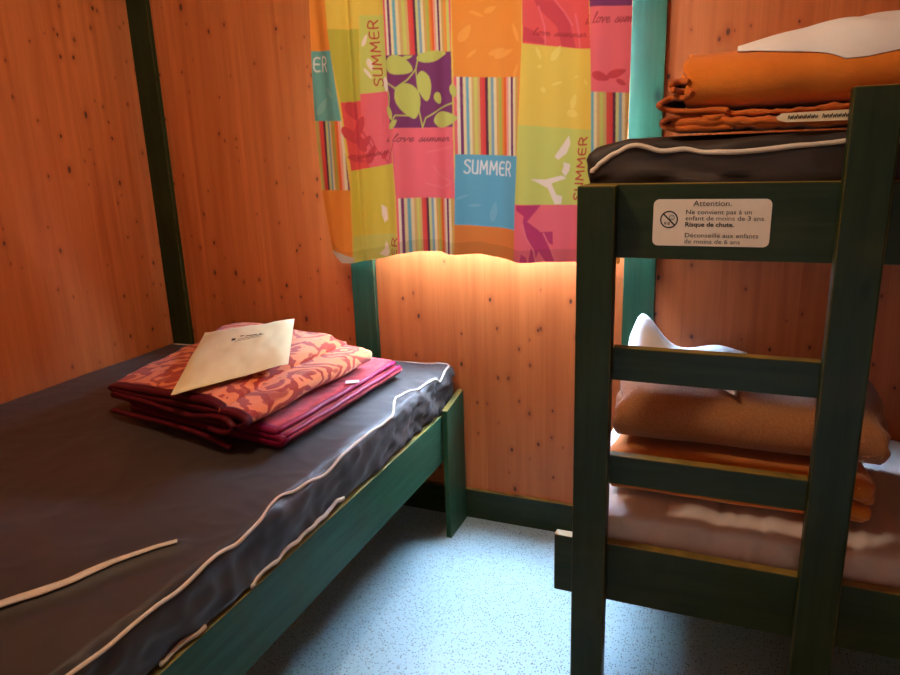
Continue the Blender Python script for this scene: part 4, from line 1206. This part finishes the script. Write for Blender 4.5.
def bundle(x0, x1, y0, y1, hgt, nx, ny, base, drop=.0):
    bm = bmesh.new()
    gt, gb = [], []
    for j in range(ny + 1):
        rt, rb_ = [], []
        for i in range(nx + 1):
            a, b = i / nx, j / ny
            x = x0 + (x1 - x0) * a
            ww = .35 + .65 * min(1, a * 2.5)
            ym = (y0 + y1) / 2
            y = ym + (y1 - y0) * (b - .5) * ww + .01 * noise.noise(Vector((x * 9, b * 3, 1)))
            e = (4 * b * (1 - b)) ** .5 * min(1, (a + .03) * 2.2) ** .8 * min(1, (1 - a) * 8 + .05) ** .5
            s = base(x, y)
            rt.append(bm.verts.new((x, y, s + .003 + hgt * e * (1 + .55 * noise.noise(Vector((x * 11, y * 16, 3)))) + .002)))
            rb_.append(bm.verts.new((x, y, s + .003)))
        gt.append(rt)
        gb.append(rb_)
    for g in (gt, gb):
        for j in range(ny):
            for i in range(nx):
                bm.faces.new((g[j][i], g[j][i + 1], g[j + 1][i + 1], g[j + 1][i]))
    for j in range(ny):
        for i in (0, nx):
            bm.faces.new((gt[j][i], gt[j + 1][i], gb[j + 1][i], gb[j][i]))
    for i in range(nx):
        for j in (0, ny):
            bm.faces.new((gt[j][i], gt[j][i + 1], gb[j][i + 1], gb[j][i]))
    return bm


def ub_base(x, y):
    h = bv.ray_cast(Vector((x, y, 2)), Vector((0, 0, -1)))
    return h[0].z if h[0] else 1.58


tag(link('folded_sheet', bundle(2.31, 2.80, -.735, -.60, .030, 60, 30, ub_base), 'white', None, True), 'white folded sheet lying on the rust orange blanket of the upper bunk', 'sheet')

# lower mattress in a pale sheet
def lo_disp(p, n):
    x, y, z = p
    h = .005 * noise.noise(Vector((x * 4, y * 4, z * 4)))
    pl = noise.noise(Vector((x * 17 + .6 * noise.noise(Vector((y * 5, z * 9, 1))), y * 1.2, z * 2.5)))
    fade = min(1, max(0, (z - .42) / .07))
    h += .010 * pl - .009 * max(0, 1 - abs(noise.noise(Vector((x * 15, y * 1.2, z * 2 + 4)))) * 7)
    if n.y < -.3:
        h *= fade
    q = p + n * h
    if x > 3.9 or x < 2.03:
        q = p + n * h * .3
    q.z = min(max(q.z, .361), LMZ1 + .004)
    q.y = min(q.y, -.058)
    q.x = max(q.x, 1.995)
    if z > .46:
        q.z -= .018 * min(1, (z - .46) / .08) * math.exp(-((y + .742) / .06) ** 2)
    return q


LMZ0, LMZ1 = .364, .542
tag(bunkmat := thing('mattress', 'mattress with a creased pale pink-beige sheet on the lower bunk', 'mattress', (2.95, -.4, LMZ0)))
bm = bmesh.new()
soft_box(bm, (2.0, -.742, LMZ0), (3.96, -.068, LMZ1), .024, .012, lo_disp)
lm = link('sheet_cover', bm, 'sheet', bunkmat, True)

# folded blankets on the lower bunk
ob = thing('blanket', 'bright orange folded blanket beneath the tan blanket on the lower bunk', 'blanket', (2.37, -.45, LMZ1))
oprof = [(.08, .020), (.5, .018), (.90, .020), (.97, .034), (.93, .052), (.5, .050), (.12, .052), (.06, .068), (.12, .086), (.5, .084), (.90, .086), (.975, .104), (.93, .124), (.5, .128), (.1, .126)]
oc = [(2.070, -.27), (2.070, -.675), (2.660, -.27), (2.660, -.675)]


def puff(a, v, h):
    return -.020 * (max(0, abs(v - .5) - .42) / .08) ** 2 * h / .12


bm = bmesh.new()
folded(bm, [(a, h * .86) for a, h in oprof], oc, LMZ1 + .008, .028, 46, .005, .03, 21., sag=puff)
link('fleece', bm, 'orange', ob, True)
tb = thing('blanket', 'tan brown fuzzy rolled blanket on the orange blanket of the lower bunk', 'blanket', (2.38, -.45, .68))
tprof = [(.1, .022), (.5, .020), (.88, .022), (.965, .040), (.985, .068), (.955, .096), (.84, .122), (.5, .138), (.14, .130), (.04, .10), (.03, .07), (.08, .056), (.4, .058), (.80, .062), (.86, .078), (.80, .094), (.4, .096), (.2, .094)]
tc_ = [(2.075, -.25), (2.075, -.650), (2.685, -.25), (2.685, -.650)]
bm = bmesh.new()
folded(bm, [(a, h * .93) for a, h in tprof], tc_, .686, .034, 50, .005, .022, 21., sag=puff)
tf = link('fleece', bm, 'tan', tb, True)
bvt = BVHTree.FromPolygons([v.co.copy() for v in tf.data.vertices], [tuple(p.vertices) for p in tf.data.polygons])

# white pillow leaning in the window corner of the lower bunk
bm = bmesh.new()
pn = 30
g = {}
outline = lambda a: .93 - .12 * a + .03 * math.sin(a * 9)
for s in (-1, 1):
    for j in range(pn + 1):
        for i in range(pn + 1):
            a, b = i / pn, j / pn
            # a along x, b up the pillow; the upper edge peaks at the left corner and sinks to the right
            topz = .900 - .11 * (1 - math.exp(-(max(0, a - .10) / .20) ** 2)) + .022 * math.exp(-((a - .75) / .2) ** 2) - .9 * max(0, .08 - a)
            x = 2.0 + .39 * a + .035 * b * (1 - a)
            z = .552 + (topz - .552) * b
            y = -.115 - .01 * (1 - b)
            th = .078 * (max(0, 16 * a * (1 - a) * b * (1 - b))) ** .5
            th *= 1 + .3 * noise.noise(Vector((a * 4, b * 4, 5)))
            g[s, i, j] = bm.verts.new((x, y - th * .75 if s < 0 else y + th * .55, z))
    for j in range(pn):
        for i in range(pn):
            bm.faces.new((g[s, i, j], g[s, i + 1, j], g[s, i + 1, j + 1], g[s, i, j + 1]))
bmesh.ops.remove_doubles(bm, verts=bm.verts, dist=.0006)
tag(link('pillow', bm, 'white', None, True), 'plump white pillow standing behind the tan blanket on the lower bunk', 'pillow')

# packet on the tan blanket
bm = bmesh.new()
QK = [Vector((2.235, -.285)), Vector((2.36, -.285)), Vector((2.362, -.640)), Vector((2.285, -.55))]
N = 22


def tb_base(p):
    h = bvt.ray_cast(Vector((p.x, p.y, 1.1)), Vector((0, 0, -1)))
    return h[0].z if h[0] else .78


for s in (0, 1):
    gg = []
    for j in range(N + 1):
        r = []
        for i in range(N + 1):
            a, b = i / N, j / N
            p = (QK[0] * (1 - a) + QK[1] * a) * (1 - b) + (QK[3] * (1 - a) + QK[2] * a) * b
            e = min(a, 1 - a, b, 1 - b)
            z = max(tb_base(p + Vector((0, q * .015))) for q in range(8)) + .003 + (.012 * min(1, e * 5) ** .7 + .002 * noise.noise(Vector((a * 6, b * 6, 1))) if s else 0) + .0015
            r.append(bm.verts.new((p.x, p.y, z)))
        gg.append(r)
    for j in range(N):
        for i in range(N):
            bm.faces.new((gg[j][i], gg[j][i + 1], gg[j + 1][i + 1], gg[j + 1][i]))
    if s == 0:
        g0 = gg
bmesh.ops.remove_doubles(bm, verts=bm.verts, dist=.0016)
tag(link('packet', bm, 'white', None, True), 'white packet lying on top of the tan blanket on the lower bunk', 'packet')

# ------------------------------------------------------------------ light
w = bpy.data.worlds.new('World')
S.world = w
w.use_nodes = True
bg = w.node_tree.nodes['Background']
bg.inputs[0].default_value = (1, .90, .76, 1)
bg.inputs[1].default_value = .6


def area(name, loc, direction, sx, sy, power, color, spread=180):
    l = bpy.data.lights.new(name, 'AREA')
    l.shape = 'RECTANGLE'
    l.size, l.size_y = sx, sy
    l.energy = power
    l.color = color
    l.spread = math.radians(spread)
    o = bpy.data.objects.new(name, l)
    COL.objects.link(o)
    o.location = loc
    o.rotation_euler = Vector(direction).to_track_quat('-Z', 'Y').to_euler()
    return o


sun = bpy.data.lights.new('daylight', 'SUN')
sun.energy = 490
sun.color = (.50, .70, 1.0)
sun.angle = math.radians(130)
so = bpy.data.objects.new('daylight', sun)
COL.objects.link(so)
so.location = (1.2, 2, 3)
so.rotation_euler = Vector((.20, -1, -.95)).to_track_quat('-Z', 'Y').to_euler()
lp = bpy.data.lights.new('ceiling_bulb', 'POINT')
lp.energy = 35
lp.color = (1, .91, .70)
lp.shadow_soft_size = .07
lo = bpy.data.objects.new('ceiling_bulb', lp)
COL.objects.link(lo)
lo.location = (1.52, -1.32, 2.30)

# ------------------------------------------------------------------ camera
cd = bpy.data.cameras.new('camera')
cam = bpy.data.objects.new('camera', cd)
COL.objects.link(cam)
R = Vector((0.92600658, 0.37612616, -0.03226346))
U = Vector((-0.06933013, 0.2534519, 0.96486034))
F = Vector((-0.37108645, 0.89123019, -0.260775))
m = Matrix((R, U, -F)).transposed().to_4x4()
m.translation = (2.33670267, -2.36588958, 1.43)
cam.matrix_world = m
cd.sensor_width = 36
cd.lens = 36 * 698.326 / 900
cd.clip_start = .02
S.camera = cam

S.view_settings.view_transform = 'Standard'
S.view_settings.look = 'None'
S.view_settings.gamma = 1
S.view_settings.use_curve_mapping = False
S.view_settings.exposure = 0
